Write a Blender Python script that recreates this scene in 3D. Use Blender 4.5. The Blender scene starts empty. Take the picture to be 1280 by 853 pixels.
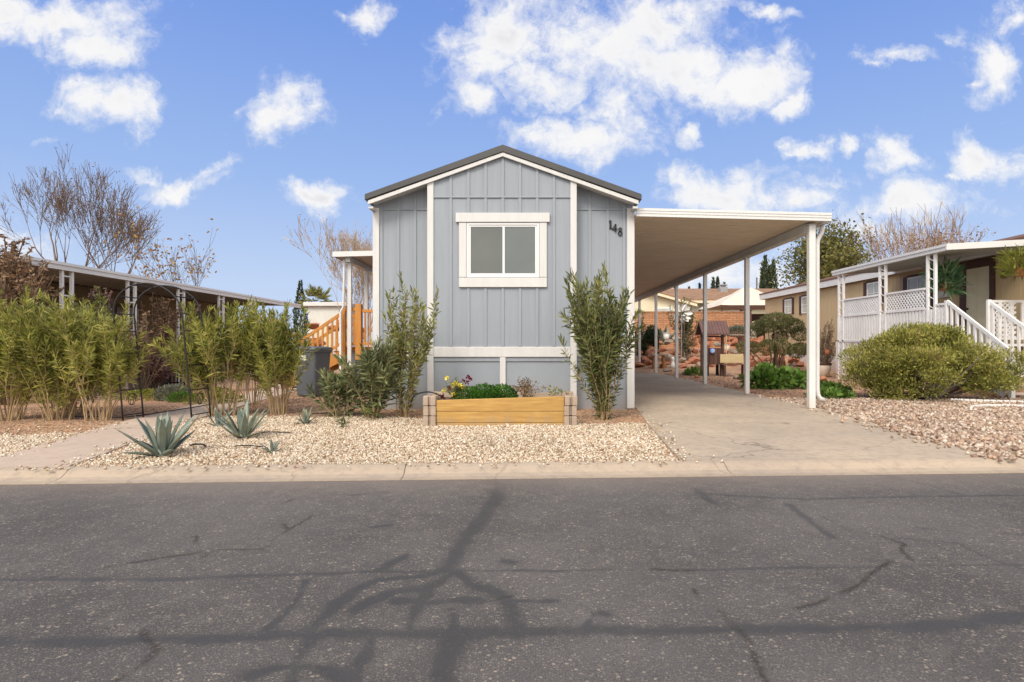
import bpy, bmesh, math, random
import numpy as np
from mathutils import Vector, Matrix, noise as mnoise

R = math.radians
rng = np.random.default_rng(7)
random.seed(7)
scene = bpy.context.scene
COL = scene.collection

# ------------------------------------------------------------------ measuring
F = 741.0          # focal length in photo pixels
CX, CY, CH = 659.0, 431.0, 1.15
def WX(px, Y): return (px - CX) / F * Y
def WZ(py, Y): return CH + (CY - py) / F * Y

# ------------------------------------------------------------------ mesh helper
class MB:
    def __init__(s): s.v = []; s.f = []; s.m = []
    def add(s, vs, fs, mi=0):
        o = len(s.v); s.v += [tuple(p) for p in vs]
        s.f += [tuple(i + o for i in f) for f in fs]; s.m += [mi] * len(fs); return s
    def box(s, x0, x1, y0, y1, z0, z1, mi=0):
        return s.add([(x0,y0,z0),(x1,y0,z0),(x1,y1,z0),(x0,y1,z0),(x0,y0,z1),(x1,y0,z1),(x1,y1,z1),(x0,y1,z1)],
                     [(0,3,2,1),(4,5,6,7),(0,1,5,4),(1,2,6,5),(2,3,7,6),(3,0,4,7)], mi)
    def bar(s, a, b, w, t, up=(0,0,1), mi=0):
        a, b = Vector(a), Vector(b); d = (b - a).normalized(); u = Vector(up)
        if abs(d.dot(u)) > .98: u = Vector((0,1,0))
        r = d.cross(u).normalized(); u = r.cross(d).normalized()
        vs = []
        for p in (a, b):
            for sx, sz in ((-1,-1),(1,-1),(1,1),(-1,1)):
                vs.append(p + r * (sx*w/2) + u * (sz*t/2))
        return s.add(vs, [(0,1,2,3),(7,6,5,4),(0,4,5,1),(1,5,6,2),(2,6,7,3),(3,7,4,0)], mi)
    def prism(s, prof, axis, a, b, mi=0):
        """profile of 2D points extruded along axis from a to b"""
        def mk(p, t):
            if axis == 'y': return (p[0], t, p[1])
            if axis == 'x': return (t, p[0], p[1])
            return (p[0], p[1], t)
        n = len(prof)
        vs = [mk(p, a) for p in prof] + [mk(p, b) for p in prof]
        fs = [tuple(range(n)), tuple(range(2*n-1, n-1, -1))]
        fs += [(i, i+n, (i+1) % n + n, (i+1) % n) for i in range(n)]
        return s.add(vs, fs, mi)
    def tube(s, pts, rad, n=6, mi=0, cap=True):
        pts = [Vector(p) for p in pts]
        if not hasattr(rad, '__len__'): rad = [rad] * len(pts)
        vs = []; r0 = None
        for i, p in enumerate(pts):
            d = (pts[min(i+1, len(pts)-1)] - pts[max(i-1, 0)])
            if d.length < 1e-9: d = Vector((0,0,1))
            d.normalize()
            if r0 is None:
                r0 = d.orthogonal().normalized()
            r0 = (r0 - d * r0.dot(d))
            if r0.length < 1e-6: r0 = d.orthogonal()
            r0.normalize(); q = d.cross(r0)
            for k in range(n):
                t = 2*math.pi*k/n
                vs.append(p + (r0*math.cos(t) + q*math.sin(t)) * rad[i])
        fs = []
        for i in range(len(pts)-1):
            for k in range(n):
                a, b = i*n+k, i*n+(k+1) % n
                fs.append((a, b, b+n, a+n))
        if cap:
            fs.append(tuple(range(n-1, -1, -1))); e = (len(pts)-1)*n; fs.append(tuple(range(e, e+n)))
        return s.add(vs, fs, mi)
    def lathe(s, prof, c=(0,0,0), n=20, mi=0):
        vs = []
        for r, z in prof:
            for k in range(n):
                t = 2*math.pi*k/n; vs.append((c[0]+r*math.cos(t), c[1]+r*math.sin(t), c[2]+z))
        fs = []
        for i in range(len(prof)-1):
            for k in range(n):
                a, b = i*n+k, i*n+(k+1) % n; fs.append((a, b, b+n, a+n))
        fs.append(tuple(range(n-1,-1,-1))); e = (len(prof)-1)*n; fs.append(tuple(range(e, e+n)))
        return s.add(vs, fs, mi)

def mesh_from(name, verts, faces, mats, midx=None, bevel=0, smooth=False):
    me = bpy.data.meshes.new(name)
    me.from_pydata(verts, [], faces)
    if bevel:
        bm = bmesh.new(); bm.from_mesh(me)
        if midx is not None:
            for f, m in zip(bm.faces, midx): f.material_index = m
        es = [e for e in bm.edges if len(e.link_faces) == 2 and e.calc_face_angle(0) > R(30)]
        bmesh.ops.bevel(bm, geom=es, offset=bevel, segments=1, affect='EDGES', clamp_overlap=True)
        bm.to_mesh(me); bm.free()
    elif midx is not None and any(midx):
        me.polygons.foreach_set('material_index', midx)
    for m in (mats if isinstance(mats, (list, tuple)) else [mats]): me.materials.append(m)
    if smooth: me.polygons.foreach_set('use_smooth', [True]*len(me.polygons))
    me.update(); return me

def np_mesh(name, V, polys, mat, smooth=False):
    """V (n,3); polys: list of int arrays (m,k)"""
    me = bpy.data.meshes.new(name)
    V = np.asarray(V, dtype=np.float32)
    me.vertices.add(len(V)); me.vertices.foreach_set('co', V.ravel())
    loops = np.concatenate([p.ravel() for p in polys]).astype(np.int32)
    sizes = np.concatenate([np.full(len(p), p.shape[1]) for p in polys]).astype(np.int32)
    starts = np.concatenate([[0], np.cumsum(sizes)[:-1]]).astype(np.int32)
    me.loops.add(len(loops)); me.loops.foreach_set('vertex_index', loops)
    me.polygons.add(len(sizes)); me.polygons.foreach_set('loop_start', starts)
    me.polygons.foreach_set('loop_total', sizes)
    me.materials.append(mat)
    me.update(calc_edges=True)
    if smooth: me.polygons.foreach_set('use_smooth', np.ones(len(sizes), dtype=bool))
    return me

def tag(o, label=None, cat=None, group=None, kind=None):
    if label: o['label'] = label
    if cat: o['category'] = cat
    if group: o['group'] = group
    if kind: o['kind'] = kind
    return o
def thing(name, label, cat, loc, group=None):
    o = bpy.data.objects.new(name, None); COL.objects.link(o); o.location = loc
    o.empty_display_size = .2
    return tag(o, label, cat, group)
def wloc(o):
    t = Vector((0,0,0))
    while o: t += o.location; o = o.parent
    return t
def link(name, me, parent=None):
    o = bpy.data.objects.new(name, me); COL.objects.link(o)
    if parent:
        o.parent = parent; o.location = -wloc(parent)
    return o
def part(name, mb, mat, parent, bevel=0, smooth=False, label=None):
    """geometry given in world coordinates"""
    o = link(name, mesh_from(name, mb.v, mb.f, mat, mb.m, bevel, smooth), parent)
    if label: o['label'] = label
    return o
def solo(name, mb, mat, label, cat, loc, group=None, bevel=0, smooth=False):
    L = Vector(loc)
    o = link(name, mesh_from(name, [tuple(Vector(p)-L) for p in mb.v], mb.f, mat, mb.m, bevel, smooth))
    o.location = L
    return tag(o, label, cat, group)
def struct(name, me): return tag(link(name, me), kind='structure')
def dup(root, loc, rotz=0, label=None, group=None, scale=1):
    r = root.copy(); COL.objects.link(r); r.location = loc; r.rotation_euler = (0,0,rotz); r.scale = (scale,)*3
    if label: r['label'] = label
    if group: r['group'] = group
    for ch in list(root.children):
        c = ch.copy(); COL.objects.link(c); c.parent = r
        for g in ch.children:
            d = g.copy(); COL.objects.link(d); d.parent = c
    return r

# ------------------------------------------------------------------ materials
def _new(name):
    m = bpy.data.materials.new(name); m.use_nodes = True
    nt = m.node_tree; nt.nodes.clear()
    out = nt.nodes.new('ShaderNodeOutputMaterial'); b = nt.nodes.new('ShaderNodeBsdfPrincipled')
    nt.links.new(b.outputs[0], out.inputs[0]); return m, nt, b, out
def N(nt, typ, **kw):
    n = nt.nodes.new(typ)
    for k, v in kw.items():
        if k in ('operation','blend_type','data_type','feature','distance','noise_dimensions','attribute_name','interpolation','clamp','voronoi_dimensions','mode','wave_type','bands_direction','use_clamp'):
            setattr(n, k, v)
        else: n.inputs[k].default_value = v
    return n
def c4(c): return (c[0], c[1], c[2], 1)
def mixc(nt, fac, a, b, blend='MIX'):
    n = nt.nodes.new('ShaderNodeMix'); n.data_type = 'RGBA'; n.blend_type = blend
    for sock, v in ((n.inputs[0], fac), (n.inputs[6], a), (n.inputs[7], b)):
        if isinstance(v, bpy.types.NodeSocket): nt.links.new(v, sock)
        elif isinstance(v, (int, float)): sock.default_value = v
        else: sock.default_value = c4(v)
    return n.outputs[2]
def math_(nt, op, a, b=0.0, clamp=False):
    n = nt.nodes.new('ShaderNodeMath'); n.operation = op; n.use_clamp = clamp
    for s_, v in zip(n.inputs, (a, b)):
        if isinstance(v, bpy.types.NodeSocket): nt.links.new(v, s_)
        else: s_.default_value = v
    return n.outputs[0]
def maprange(nt, v, a, b, c=0.0, d=1.0, smooth=False):
    n = nt.nodes.new('ShaderNodeMapRange')
    if smooth: n.interpolation_type = 'SMOOTHSTEP'
    nt.links.new(v, n.inputs[0])
    for i, x in zip((1,2,3,4), (a,b,c,d)): n.inputs[i].default_value = x
    return n.outputs[0]
def coords(nt, stretch=(1,1,1)):
    tc = nt.nodes.new('ShaderNodeNewGeometry')
    mp = nt.nodes.new('ShaderNodeMapping'); nt.links.new(tc.outputs['Position'], mp.inputs['Vector'])
    mp.inputs['Scale'].default_value = stretch; return mp.outputs[0]
def noise(nt, vec, scale, detail=4, rough=.55, dist=0.0):
    n = nt.nodes.new('ShaderNodeTexNoise'); nt.links.new(vec, n.inputs['Vector'])
    n.inputs['Scale'].default_value = scale; n.inputs['Detail'].default_value = detail
    n.inputs['Roughness'].default_value = rough; n.inputs['Distortion'].default_value = dist
    return n.outputs[0]
def bump(nt, bsdf, h, strength, dist=.01):
    n = nt.nodes.new('ShaderNodeBump'); n.inputs['Strength'].default_value = strength
    n.inputs['Distance'].default_value = dist; nt.links.new(h, n.inputs['Height'])
    nt.links.new(n.outputs[0], bsdf.inputs['Normal'])
def pm(name, c1, c2=None, scale=3, rough=.6, bumps=.15, bscale=60, stretch=(1,1,1), island=0.0, metal=0, spec=.3, dirt=.15, bdist=.004, dark_low=None, contrast=(.3,.7)):
    """painted/wood/metal surface: two tones by noise, blotchy dirt, fine bump"""
    m, nt, b, out = _new(name)
    if c2 is None: c2 = tuple(x*.86 for x in c1)
    v = coords(nt, stretch)
    f = maprange(nt, noise(nt, v, scale, 5, .6), contrast[0], contrast[1])
    c = mixc(nt, f, c1, c2)
    if dirt:
        v2 = coords(nt, (1,1,.5))
        d = maprange(nt, noise(nt, v2, .9, 6, .65), .42, .75)
        c = mixc(nt, math_(nt, 'MULTIPLY', d, dirt*2), c, tuple(x*.55 for x in c1))
    if island:
        g = nt.nodes.new('ShaderNodeNewGeometry')
        c = mixc(nt, 1.0, c, mixc(nt, g.outputs['Random Per Island'], (1-island,)*3, (1+island,)*3), 'MULTIPLY')
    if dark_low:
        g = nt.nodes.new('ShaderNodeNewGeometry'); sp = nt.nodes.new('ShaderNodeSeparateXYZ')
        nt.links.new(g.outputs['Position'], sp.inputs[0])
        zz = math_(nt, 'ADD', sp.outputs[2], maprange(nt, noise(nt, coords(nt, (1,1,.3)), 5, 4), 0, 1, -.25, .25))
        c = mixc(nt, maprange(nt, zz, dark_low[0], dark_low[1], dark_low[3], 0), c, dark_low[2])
    nt.links.new(c, b.inputs['Base Color'])
    b.inputs['Roughness'].default_value = rough; b.inputs['Metallic'].default_value = metal
    b.inputs['Specular IOR Level'].default_value = spec
    if bumps: bump(nt, b, noise(nt, v, bscale, 4, .6), bumps, bdist)
    return m
def leafm(name, cols, trans=.25, big=.8, rough=.55, shade=.45):
    """leaf colours picked per leaf, drifting over the crown"""
    m, nt, b, out = _new(name)
    g = nt.nodes.new('ShaderNodeNewGeometry')
    r = nt.nodes.new('ShaderNodeValToRGB'); r.color_ramp.interpolation = 'LINEAR'
    els = r.color_ramp.elements
    while len(els) < len(cols): els.new(.5)
    for i, c in enumerate(cols): els[i].position = i/(max(1, len(cols)-1)); els[i].color = c4(c)
    nz = noise(nt, coords(nt), big, 3)
    f = math_(nt, 'ADD', math_(nt, 'MULTIPLY', g.outputs['Random Per Island'], .62), maprange(nt, nz, .3, .7, -.1, .46), True)
    nt.links.new(f, r.inputs[0])
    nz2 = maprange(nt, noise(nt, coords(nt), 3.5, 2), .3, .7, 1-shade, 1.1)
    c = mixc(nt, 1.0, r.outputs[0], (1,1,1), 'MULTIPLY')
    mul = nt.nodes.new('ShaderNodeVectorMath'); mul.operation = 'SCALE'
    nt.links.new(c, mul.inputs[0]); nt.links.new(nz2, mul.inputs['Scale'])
    nt.links.new(mul.outputs[0], b.inputs['Base Color'])
    b.inputs['Roughness'].default_value = rough; b.inputs['Specular IOR Level'].default_value = .25
    if trans:
        t = nt.nodes.new('ShaderNodeBsdfTranslucent'); nt.links.new(mul.outputs[0], t.inputs[0])
        mx = nt.nodes.new('ShaderNodeMixShader'); mx.inputs[0].default_value = trans
        nt.links.new(b.outputs[0], mx.inputs[1]); nt.links.new(t.outputs[0], mx.inputs[2])
        nt.links.new(mx.outputs[0], out.inputs[0])
    return m
def stonem(name, cols, rough=.85, b_=.3):
    m, nt, b, out = _new(name)
    g = nt.nodes.new('ShaderNodeNewGeometry')
    r = nt.nodes.new('ShaderNodeValToRGB'); els = r.color_ramp.elements
    while len(els) < len(cols): els.new(.5)
    for i, c in enumerate(cols): els[i].position = i/(len(cols)-1); els[i].color = c4(c)
    nt.links.new(g.outputs['Random Per Island'], r.inputs[0])
    nz = maprange(nt, noise(nt, coords(nt), 30, 4), .3, .7, .8, 1.12)
    big = maprange(nt, noise(nt, coords(nt), .8, 4), .3, .7, .86, 1.08)
    mul = nt.nodes.new('ShaderNodeVectorMath'); mul.operation = 'SCALE'
    nt.links.new(r.outputs[0], mul.inputs[0]); nt.links.new(math_(nt, 'MULTIPLY', nz, big), mul.inputs['Scale'])
    nt.links.new(mul.outputs[0], b.inputs['Base Color']); b.inputs['Roughness'].default_value = rough
    b.inputs['Specular IOR Level'].default_value = .2
    if b_: bump(nt, b, noise(nt, coords(nt), 40, 4), b_, .01)
    return m

M = {}
M['siding'] = pm('grey_blue_siding', (.290,.315,.348), (.258,.282,.314), 1.6, .62, .5, 26, (9,9,.45), dirt=.07, bdist=.004)
M['siding_flat'] = pm('grey_blue_skirting', (.290,.318,.352), (.258,.285,.318), 1.2, .6, .12, 30, dirt=.08, dark_low=(.0,.45,(.30,.24,.19),.5))
M['trim'] = pm('white_trim_paint', (.60,.59,.575), (.545,.535,.52), 2, .5, .25, 40, (6,6,1), dirt=.06, dark_low=(.0,.3,(.5,.4,.32),.35))
M['white_metal'] = pm('white_enamel_metal', (.64,.63,.615), (.59,.58,.565), 1.5, .4, .04, 30, dirt=.06, spec=.5, dark_low=(.0,.25,(.5,.4,.32),.45))
M['roof_metal'] = pm('charcoal_roof_metal', (.075,.072,.07), (.06,.058,.057), 2, .45, .05, 30, metal=.2, spec=.4)
M['soffit'] = pm('grey_soffit', (.62,.61,.60), None, 2, .7, .05, 30)
M['pan'] = pm('tan_carport_pan', (.70,.60,.48), (.66,.56,.445), 1.2, .5, .05, 30, dirt=.15)
M['beam'] = pm('pale_grey_beam', (.60,.60,.58), None, 2, .45, .05, 30)
M['awning_under'] = pm('grey_awning_underside', (.42,.40,.36), None, 1.5, .6, .05, 30)
M['black'] = pm('black_iron', (.018,.018,.019), (.03,.026,.024), 8, .5, .2, 60, metal=.3, spec=.4)
M['vinyl'] = pm('white_vinyl_frame', (.68,.68,.68), (.66,.66,.66), 2, .35, .0, 30, dirt=.0, spec=.5)
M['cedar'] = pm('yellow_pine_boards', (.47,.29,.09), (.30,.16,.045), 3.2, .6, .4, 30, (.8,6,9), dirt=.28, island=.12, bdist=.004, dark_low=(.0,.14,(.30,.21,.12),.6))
M['deckwood'] = pm('orange_stained_wood', (.52,.23,.05), (.40,.16,.035), 3, .55, .2, 30, (4,4,.8), dirt=.12, island=.1)
M['block'] = pm('tan_concrete_block', (.36,.28,.215), (.28,.215,.165), 6, .9, .6, 70, island=.14, dirt=.15, bdist=.005)
M['soil'] = pm('dark_soil', (.12,.08,.055), (.07,.045,.03), 12, .95, .8, 40, bdist=.02)
M['bin'] = pm('grey_plastic', (.115,.125,.14), (.095,.105,.12), 2, .5, .06, 60, spec=.4, dirt=.12)
M['bin_label'] = pm('white_print', (.62,.64,.66), None, 14, .6, .0, contrast=(.45,.6))
M['rubber'] = pm('black_rubber', (.02,.02,.02), None, 5, .7, .1)
M['brick'] = None
M['cane'] = pm('pale_tan_canes', (.42,.30,.17), (.32,.22,.12), 9, .8, .3, 50, island=.2)
M['bark'] = pm('brown_bark', (.20,.145,.105), (.13,.095,.07), 10, .9, .5, 40, (1,1,.4), island=.2)
M['bark_tan'] = pm('tan_twigs', (.34,.245,.165), (.25,.17,.115), 10, .9, .4, 40, island=.2)
M['twig_pale'] = pm('pale_tan_twigs', (.46,.36,.26), (.36,.27,.19), 10, .9, .3, 40, island=.2)
M['bark_grey'] = pm('grey_bark', (.19,.155,.13), (.12,.095,.08), 10, .9, .5, 40, (1,1,.4))
M['tan_wall'] = pm('tan_house_wall', (.50,.375,.22), (.45,.335,.195), 1.5, .7, .3, 5, (6,6,.2), dirt=.12)
M['brown_trim'] = pm('dark_brown_trim', (.075,.035,.025), None, 4, .6, .1)
M['brown_roof'] = pm('brown_roof_edge', (.16,.085,.055), None, 4, .75, .2)
M['cream'] = pm('cream_siding', (.66,.60,.43), (.60,.54,.385), 1.5, .7, .1, 10, dirt=.1)
M['door'] = pm('pale_yellow_door', (.62,.56,.40), None, 3, .5, .05)
M['lattice'] = pm('white_lattice_paint', (.80,.79,.78), (.72,.71,.70), 4, .6, .15, 40, dirt=.14)
M['skirt_white'] = pm('white_skirt_boards', (.76,.74,.73), (.66,.63,.62), 2.5, .7, .3, 30, (5,5,.6), dirt=.22, dark_low=(.05,.75,(.55,.36,.26),.75))
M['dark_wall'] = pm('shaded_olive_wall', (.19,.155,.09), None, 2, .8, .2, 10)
M['shed_white'] = pm('white_shed_wall', (.66,.65,.60), None, 2, .7, .1)
M['canvas'] = pm('beige_canvas', (.60,.54,.45), (.55,.49,.41), 2, .85, .1, 60)
M['terracotta'] = pm('terracotta', (.42,.15,.075), (.34,.115,.06), 6, .8, .3, 40)
M['white_glaze'] = pm('white_glazed_pot', (.78,.76,.72), None, 4, .3, .05, spec=.5)
M['urn'] = pm('cream_urn', (.66,.56,.46), (.60,.50,.41), 3, .6, .1)
M['brown_wood'] = pm('weathered_brown_wood', (.13,.07,.055), (.095,.05,.04), 4, .8, .3, 30, (1,1,.4), island=.15)
M['brown_shingle'] = pm('brown_tin_roof', (.15,.085,.075), (.11,.06,.055), 4, .7, .3, 30)
M['tan_wood'] = pm('tan_bench_board', (.58,.45,.25), (.50,.38,.21), 3, .6, .2, 30, (1,5,5))
M['post_wood'] = pm('orange_log_wood', (.38,.19,.08), (.30,.14,.06), 4, .8, .3, 30, (3,3,.5))
M['red_cloth'] = pm('dark_red_fabric', (.16,.012,.018), None, 4, .8, .2)
M['blue'] = pm('blue_ceramic', (.10,.22,.60), (.35,.45,.68), 9, .3, .05, contrast=(.45,.55))
M['galv'] = pm('galvanised_metal', (.45,.46,.46), None, 6, .4, .1, metal=.5)
M['redrock'] = pm('red_sandstone', (.36,.155,.085), (.25,.10,.06), 4, .9, .8, 12, island=.25, dirt=.2, bdist=.03)
M['greyrock'] = pm('grey_tan_stone', (.36,.29,.22), (.26,.20,.16), 5, .9, .6, 16, bdist=.02)
M['edging'] = pm('white_plastic_edging', (.78,.77,.75), (.66,.63,.6), 8, .6, .2, dirt=.2)
M['chimney'] = pm('grey_vent', (.30,.30,.31), None, 6, .5, .1)
M['pole_wood'] = pm('utility_pole_wood', (.12,.09,.07), None, 6, .9, .2)
M['brass'] = pm('dark_bronze', (.06,.045,.03), None, 4, .4, .0, metal=.6)

def glass_m(name, col, rough=.04, refl=.5):
    m, nt, b, out = _new(name)
    b.inputs['Roughness'].default_value = rough
    b.inputs['Specular IOR Level'].default_value = refl
    # faint blind slats behind the glass
    v = coords(nt, (1,1,1)); w = nt.nodes.new('ShaderNodeTexWave'); w.wave_type = 'BANDS'; w.bands_direction = 'Z'
    nt.links.new(v, w.inputs['Vector']); w.inputs['Scale'].default_value = 9; w.inputs['Distortion'].default_value = .1
    nz = noise(nt, v, 1.2, 2)
    c = mixc(nt, maprange(nt, nz, .3, .7), col, tuple(x*.78 for x in col))
    c = mixc(nt, math_(nt, 'MULTIPLY', w.outputs[1], .07), c, tuple(x*1.35 for x in col))
    nt.links.new(c, b.inputs['Base Color']); return m
M['glass_a'] = glass_m('grey_window_glass', (.115,.125,.12), .03, .5)
M['glass_b'] = glass_m('green_grey_window_glass', (.125,.145,.142), .03, .5)
M['glass_far'] = glass_m('pale_curtained_glass', (.42,.43,.40))

def brick_m():
    m, nt, b, out = _new('tan_orange_block_wall')
    g = nt.nodes.new('ShaderNodeNewGeometry'); mp = nt.nodes.new('ShaderNodeMapping'); mp.inputs['Rotation'].default_value = (R(-90), 0, 0)
    nt.links.new(g.outputs['Position'], mp.inputs[0])
    t = nt.nodes.new('ShaderNodeTexBrick'); nt.links.new(mp.outputs[0], t.inputs['Vector'])
    t.inputs['Scale'].default_value = 1; t.inputs['Brick Width'].default_value = .4; t.inputs['Row Height'].default_value = .105
    t.inputs['Mortar Size'].default_value = .016; t.inputs['Mortar Smooth'].default_value = .3
    t.inputs['Color1'].default_value = (.47,.235,.115,1); t.inputs['Color2'].default_value = (.38,.18,.09,1); t.inputs['Mortar'].default_value = (.20,.105,.06,1)
    nz = maprange(nt, noise(nt, coords(nt), 3, 5), .3, .7, .85, 1.12)
    mul = nt.nodes.new('ShaderNodeVectorMath'); mul.operation = 'SCALE'
    nt.links.new(t.outputs[0], mul.inputs[0]); nt.links.new(nz, mul.inputs['Scale']); nt.links.new(mul.outputs[0], b.inputs['Base Color'])
    b.inputs['Roughness'].default_value = .9
    bump(nt, b, math_(nt, 'SUBTRACT', noise(nt, coords(nt), 30, 3), t.outputs[1]), .5, .01); return m
M['brick'] = brick_m()
def shingle_m():
    m, nt, b, out = _new('brown_shingles')
    v = coords(nt); t = nt.nodes.new('ShaderNodeTexBrick'); nt.links.new(v, t.inputs['Vector'])
    t.inputs['Scale'].default_value = 1; t.inputs['Brick Width'].default_value = .35; t.inputs['Row Height'].default_value = .17; t.inputs['Mortar Size'].default_value = .012
    t.inputs['Color1'].default_value = (.30,.175,.095,1); t.inputs['Color2'].default_value = (.235,.13,.07,1); t.inputs['Mortar'].default_value = (.11,.06,.04,1)
    nz = maprange(nt, noise(nt, v, 1.5, 5), .3, .7, .8, 1.15)
    mul = nt.nodes.new('ShaderNodeVectorMath'); mul.operation = 'SCALE'
    nt.links.new(t.outputs[0], mul.inputs[0]); nt.links.new(nz, mul.inputs['Scale']); nt.links.new(mul.outputs[0], b.inputs['Base Color'])
    b.inputs['Roughness'].default_value = .9; return m
M['shingle'] = shingle_m()

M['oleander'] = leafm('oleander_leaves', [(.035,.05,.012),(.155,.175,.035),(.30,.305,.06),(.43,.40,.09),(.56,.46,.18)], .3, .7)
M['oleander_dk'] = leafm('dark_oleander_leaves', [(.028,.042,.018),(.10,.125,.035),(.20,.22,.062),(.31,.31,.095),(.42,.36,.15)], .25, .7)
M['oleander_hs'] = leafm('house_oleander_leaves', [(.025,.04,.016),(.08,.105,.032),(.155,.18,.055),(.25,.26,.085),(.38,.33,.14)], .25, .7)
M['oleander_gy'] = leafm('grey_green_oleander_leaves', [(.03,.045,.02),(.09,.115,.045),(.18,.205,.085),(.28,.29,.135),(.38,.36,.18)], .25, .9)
M['juniper'] = leafm('juniper_sprays', [(.05,.055,.02),(.185,.195,.045),(.33,.325,.07),(.46,.42,.10),(.40,.29,.15)], .2, 1.3)
M['juniper_gy'] = leafm('grey_juniper_sprays', [(.035,.045,.018),(.11,.12,.045),(.19,.19,.07),(.27,.25,.10)], .2, 1.5)
M['dead_leaf'] = leafm('dead_brown_leaves', [(.10,.05,.03),(.22,.125,.07),(.34,.21,.12),(.42,.29,.17)], .25, 1.0)
M['purple_leaf'] = leafm('purple_leaves', [(.09,.04,.045),(.18,.09,.09),(.30,.17,.165),(.34,.23,.16)], .2, 1.5)
M['gold_leaf'] = leafm('golden_brown_leaves', [(.22,.12,.04),(.36,.21,.07),(.45,.28,.09)], .3, .8)
M['tree_leaf'] = leafm('olive_tree_leaves', [(.06,.065,.02),(.13,.13,.035),(.21,.19,.05),(.29,.25,.08)], .3, .5)
M['cypress'] = leafm('cypress_foliage', [(.022,.034,.017),(.045,.065,.028),(.075,.10,.04)], .1, .5)
M['green'] = leafm('bright_green_leaves', [(.04,.09,.015),(.10,.20,.03),(.17,.30,.05),(.27,.37,.08)], .3, 2.0)
M['mound'] = leafm('dense_moss_green', [(.02,.07,.008),(.04,.125,.012),(.07,.18,.02),(.11,.22,.03)], .25, 5.0)
M['bamboo'] = leafm('blue_green_leaves', [(.04,.12,.05),(.10,.23,.09),(.19,.34,.16),(.36,.46,.27)], .25, 1.5)
M['yellowgreen'] = leafm('yellow_green_leaves', [(.12,.15,.02),(.25,.26,.04),(.38,.33,.06)], .3, 2.0)
M['sage'] = leafm('grey_sage_leaves', [(.12,.13,.09),(.2,.21,.15),(.28,.28,.2)], .2, 2.0)
M['straw'] = leafm('dry_straw_leaves', [(.18,.12,.07),(.30,.20,.12),(.40,.30,.19)], .2, 2.0)
M['palm'] = leafm('palm_fronds', [(.14,.16,.05),(.28,.28,.09),(.42,.38,.15)], .3, .6)
M['pet_yellow'] = leafm('yellow_petals', [(.85,.68,.03),(.9,.78,.12)], .2)
M['pet_red'] = leafm('maroon_petals', [(.10,.01,.02),(.2,.02,.05)], .2)
def agave_m():
    m, nt, b, out = _new('blue_grey_agave')
    v = coords(nt); g = nt.nodes.new('ShaderNodeNewGeometry')
    c = mixc(nt, maprange(nt, noise(nt, v, 7, 4), .3, .7), (.155,.195,.165), (.25,.285,.235))
    c = mixc(nt, maprange(nt, noise(nt, v, 2.5, 3), .5, .75), c, (.30,.29,.17))
    c = mixc(nt, 1.0, c, mixc(nt, g.outputs['Random Per Island'], (.75,.8,.8), (1.1,1.1,1.05)), 'MULTIPLY')
    nt.links.new(c, b.inputs['Base Color']); b.inputs['Roughness'].default_value = .5
    bump(nt, b, noise(nt, v, 25, 3), .2, .004); return m
M['agave'] = agave_m()

# ------------------------------------------------------------------ ground shape
A0 = R(2.9)                                   # the street runs at a slight angle to the house
CU0 = 5.72                                    # back of the curb straight ahead
ca, sa = math.cos(A0), math.sin(A0)
def uv2xy(u, v): return (u*ca - v*sa, CU0 + u*sa + v*ca)
def xy2uv(x, y):
    y = y - CU0; return (x*ca + y*sa, -x*sa + y*ca)
def vnoise(x, y, s=1.0, seed=0.0):
    return mnoise.noise(Vector((x*s+seed, y*s-seed, seed*.37)))
def terr(x, y):
    """ground height behind the curb"""
    h = .014*vnoise(x, y, .9, 3.1) + .008*vnoise(x, y, 3.2, 9.7)
    t = min(1, max(0, (y-23.5)/8.0)); t = t*t*(3-2*t)
    w = min(1, max(0, (x-3.5)/2.0))
    return h + .95*t*w
def road_y(x): return CU0 + x*math.tan(A0)
# walkway centre line (X at given Y) and half width
WALK = [(5.0,-4.70),(6.0,-4.85),(7.4,-5.20),(9.0,-5.55),(11.5,-5.85),(14.5,-6.15),(17.0,-6.6),(19.0,-7.0)]
def walk_x(y):
    ys = [a for a, _ in WALK]; xs = [b for _, b in WALK]
    return float(np.interp(y, ys, xs))
def drive_l(y): return float(np.interp(y, [5, 8.6, 10.5, 30], [1.45, 1.74, 1.95, 1.95]))
def drive_r(y): return float(np.interp(y, [5, 6.0, 7.5, 10.5, 30], [5.0, 4.72, 4.86, 5.22, 5.22]))
def gravel_zone(x, y):
    """1 pale bed between path and drive, 2 pale strip left of path, 3 pink rock right of drive, 0 dirt"""
    wob = .22*vnoise(x, y, 1.3, 5.5)
    wx = walk_x(y)
    if y < road_y(x)+.01: return 0
    if x < wx-.52:
        lim = 7.55 + .12*(x+6) + wob
        return 2 if y < lim else 0
    if wx+.50 < x < drive_l(y)-.02:
        lim = 9.15 + wob - (.55 if x > .7 else 0) + (.25 if x < -2.6 else 0)
        return 1 if y < lim else 0
    if x > drive_r(y)+.03 and y < 12.6+wob*3: return 3
    return 0

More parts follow.
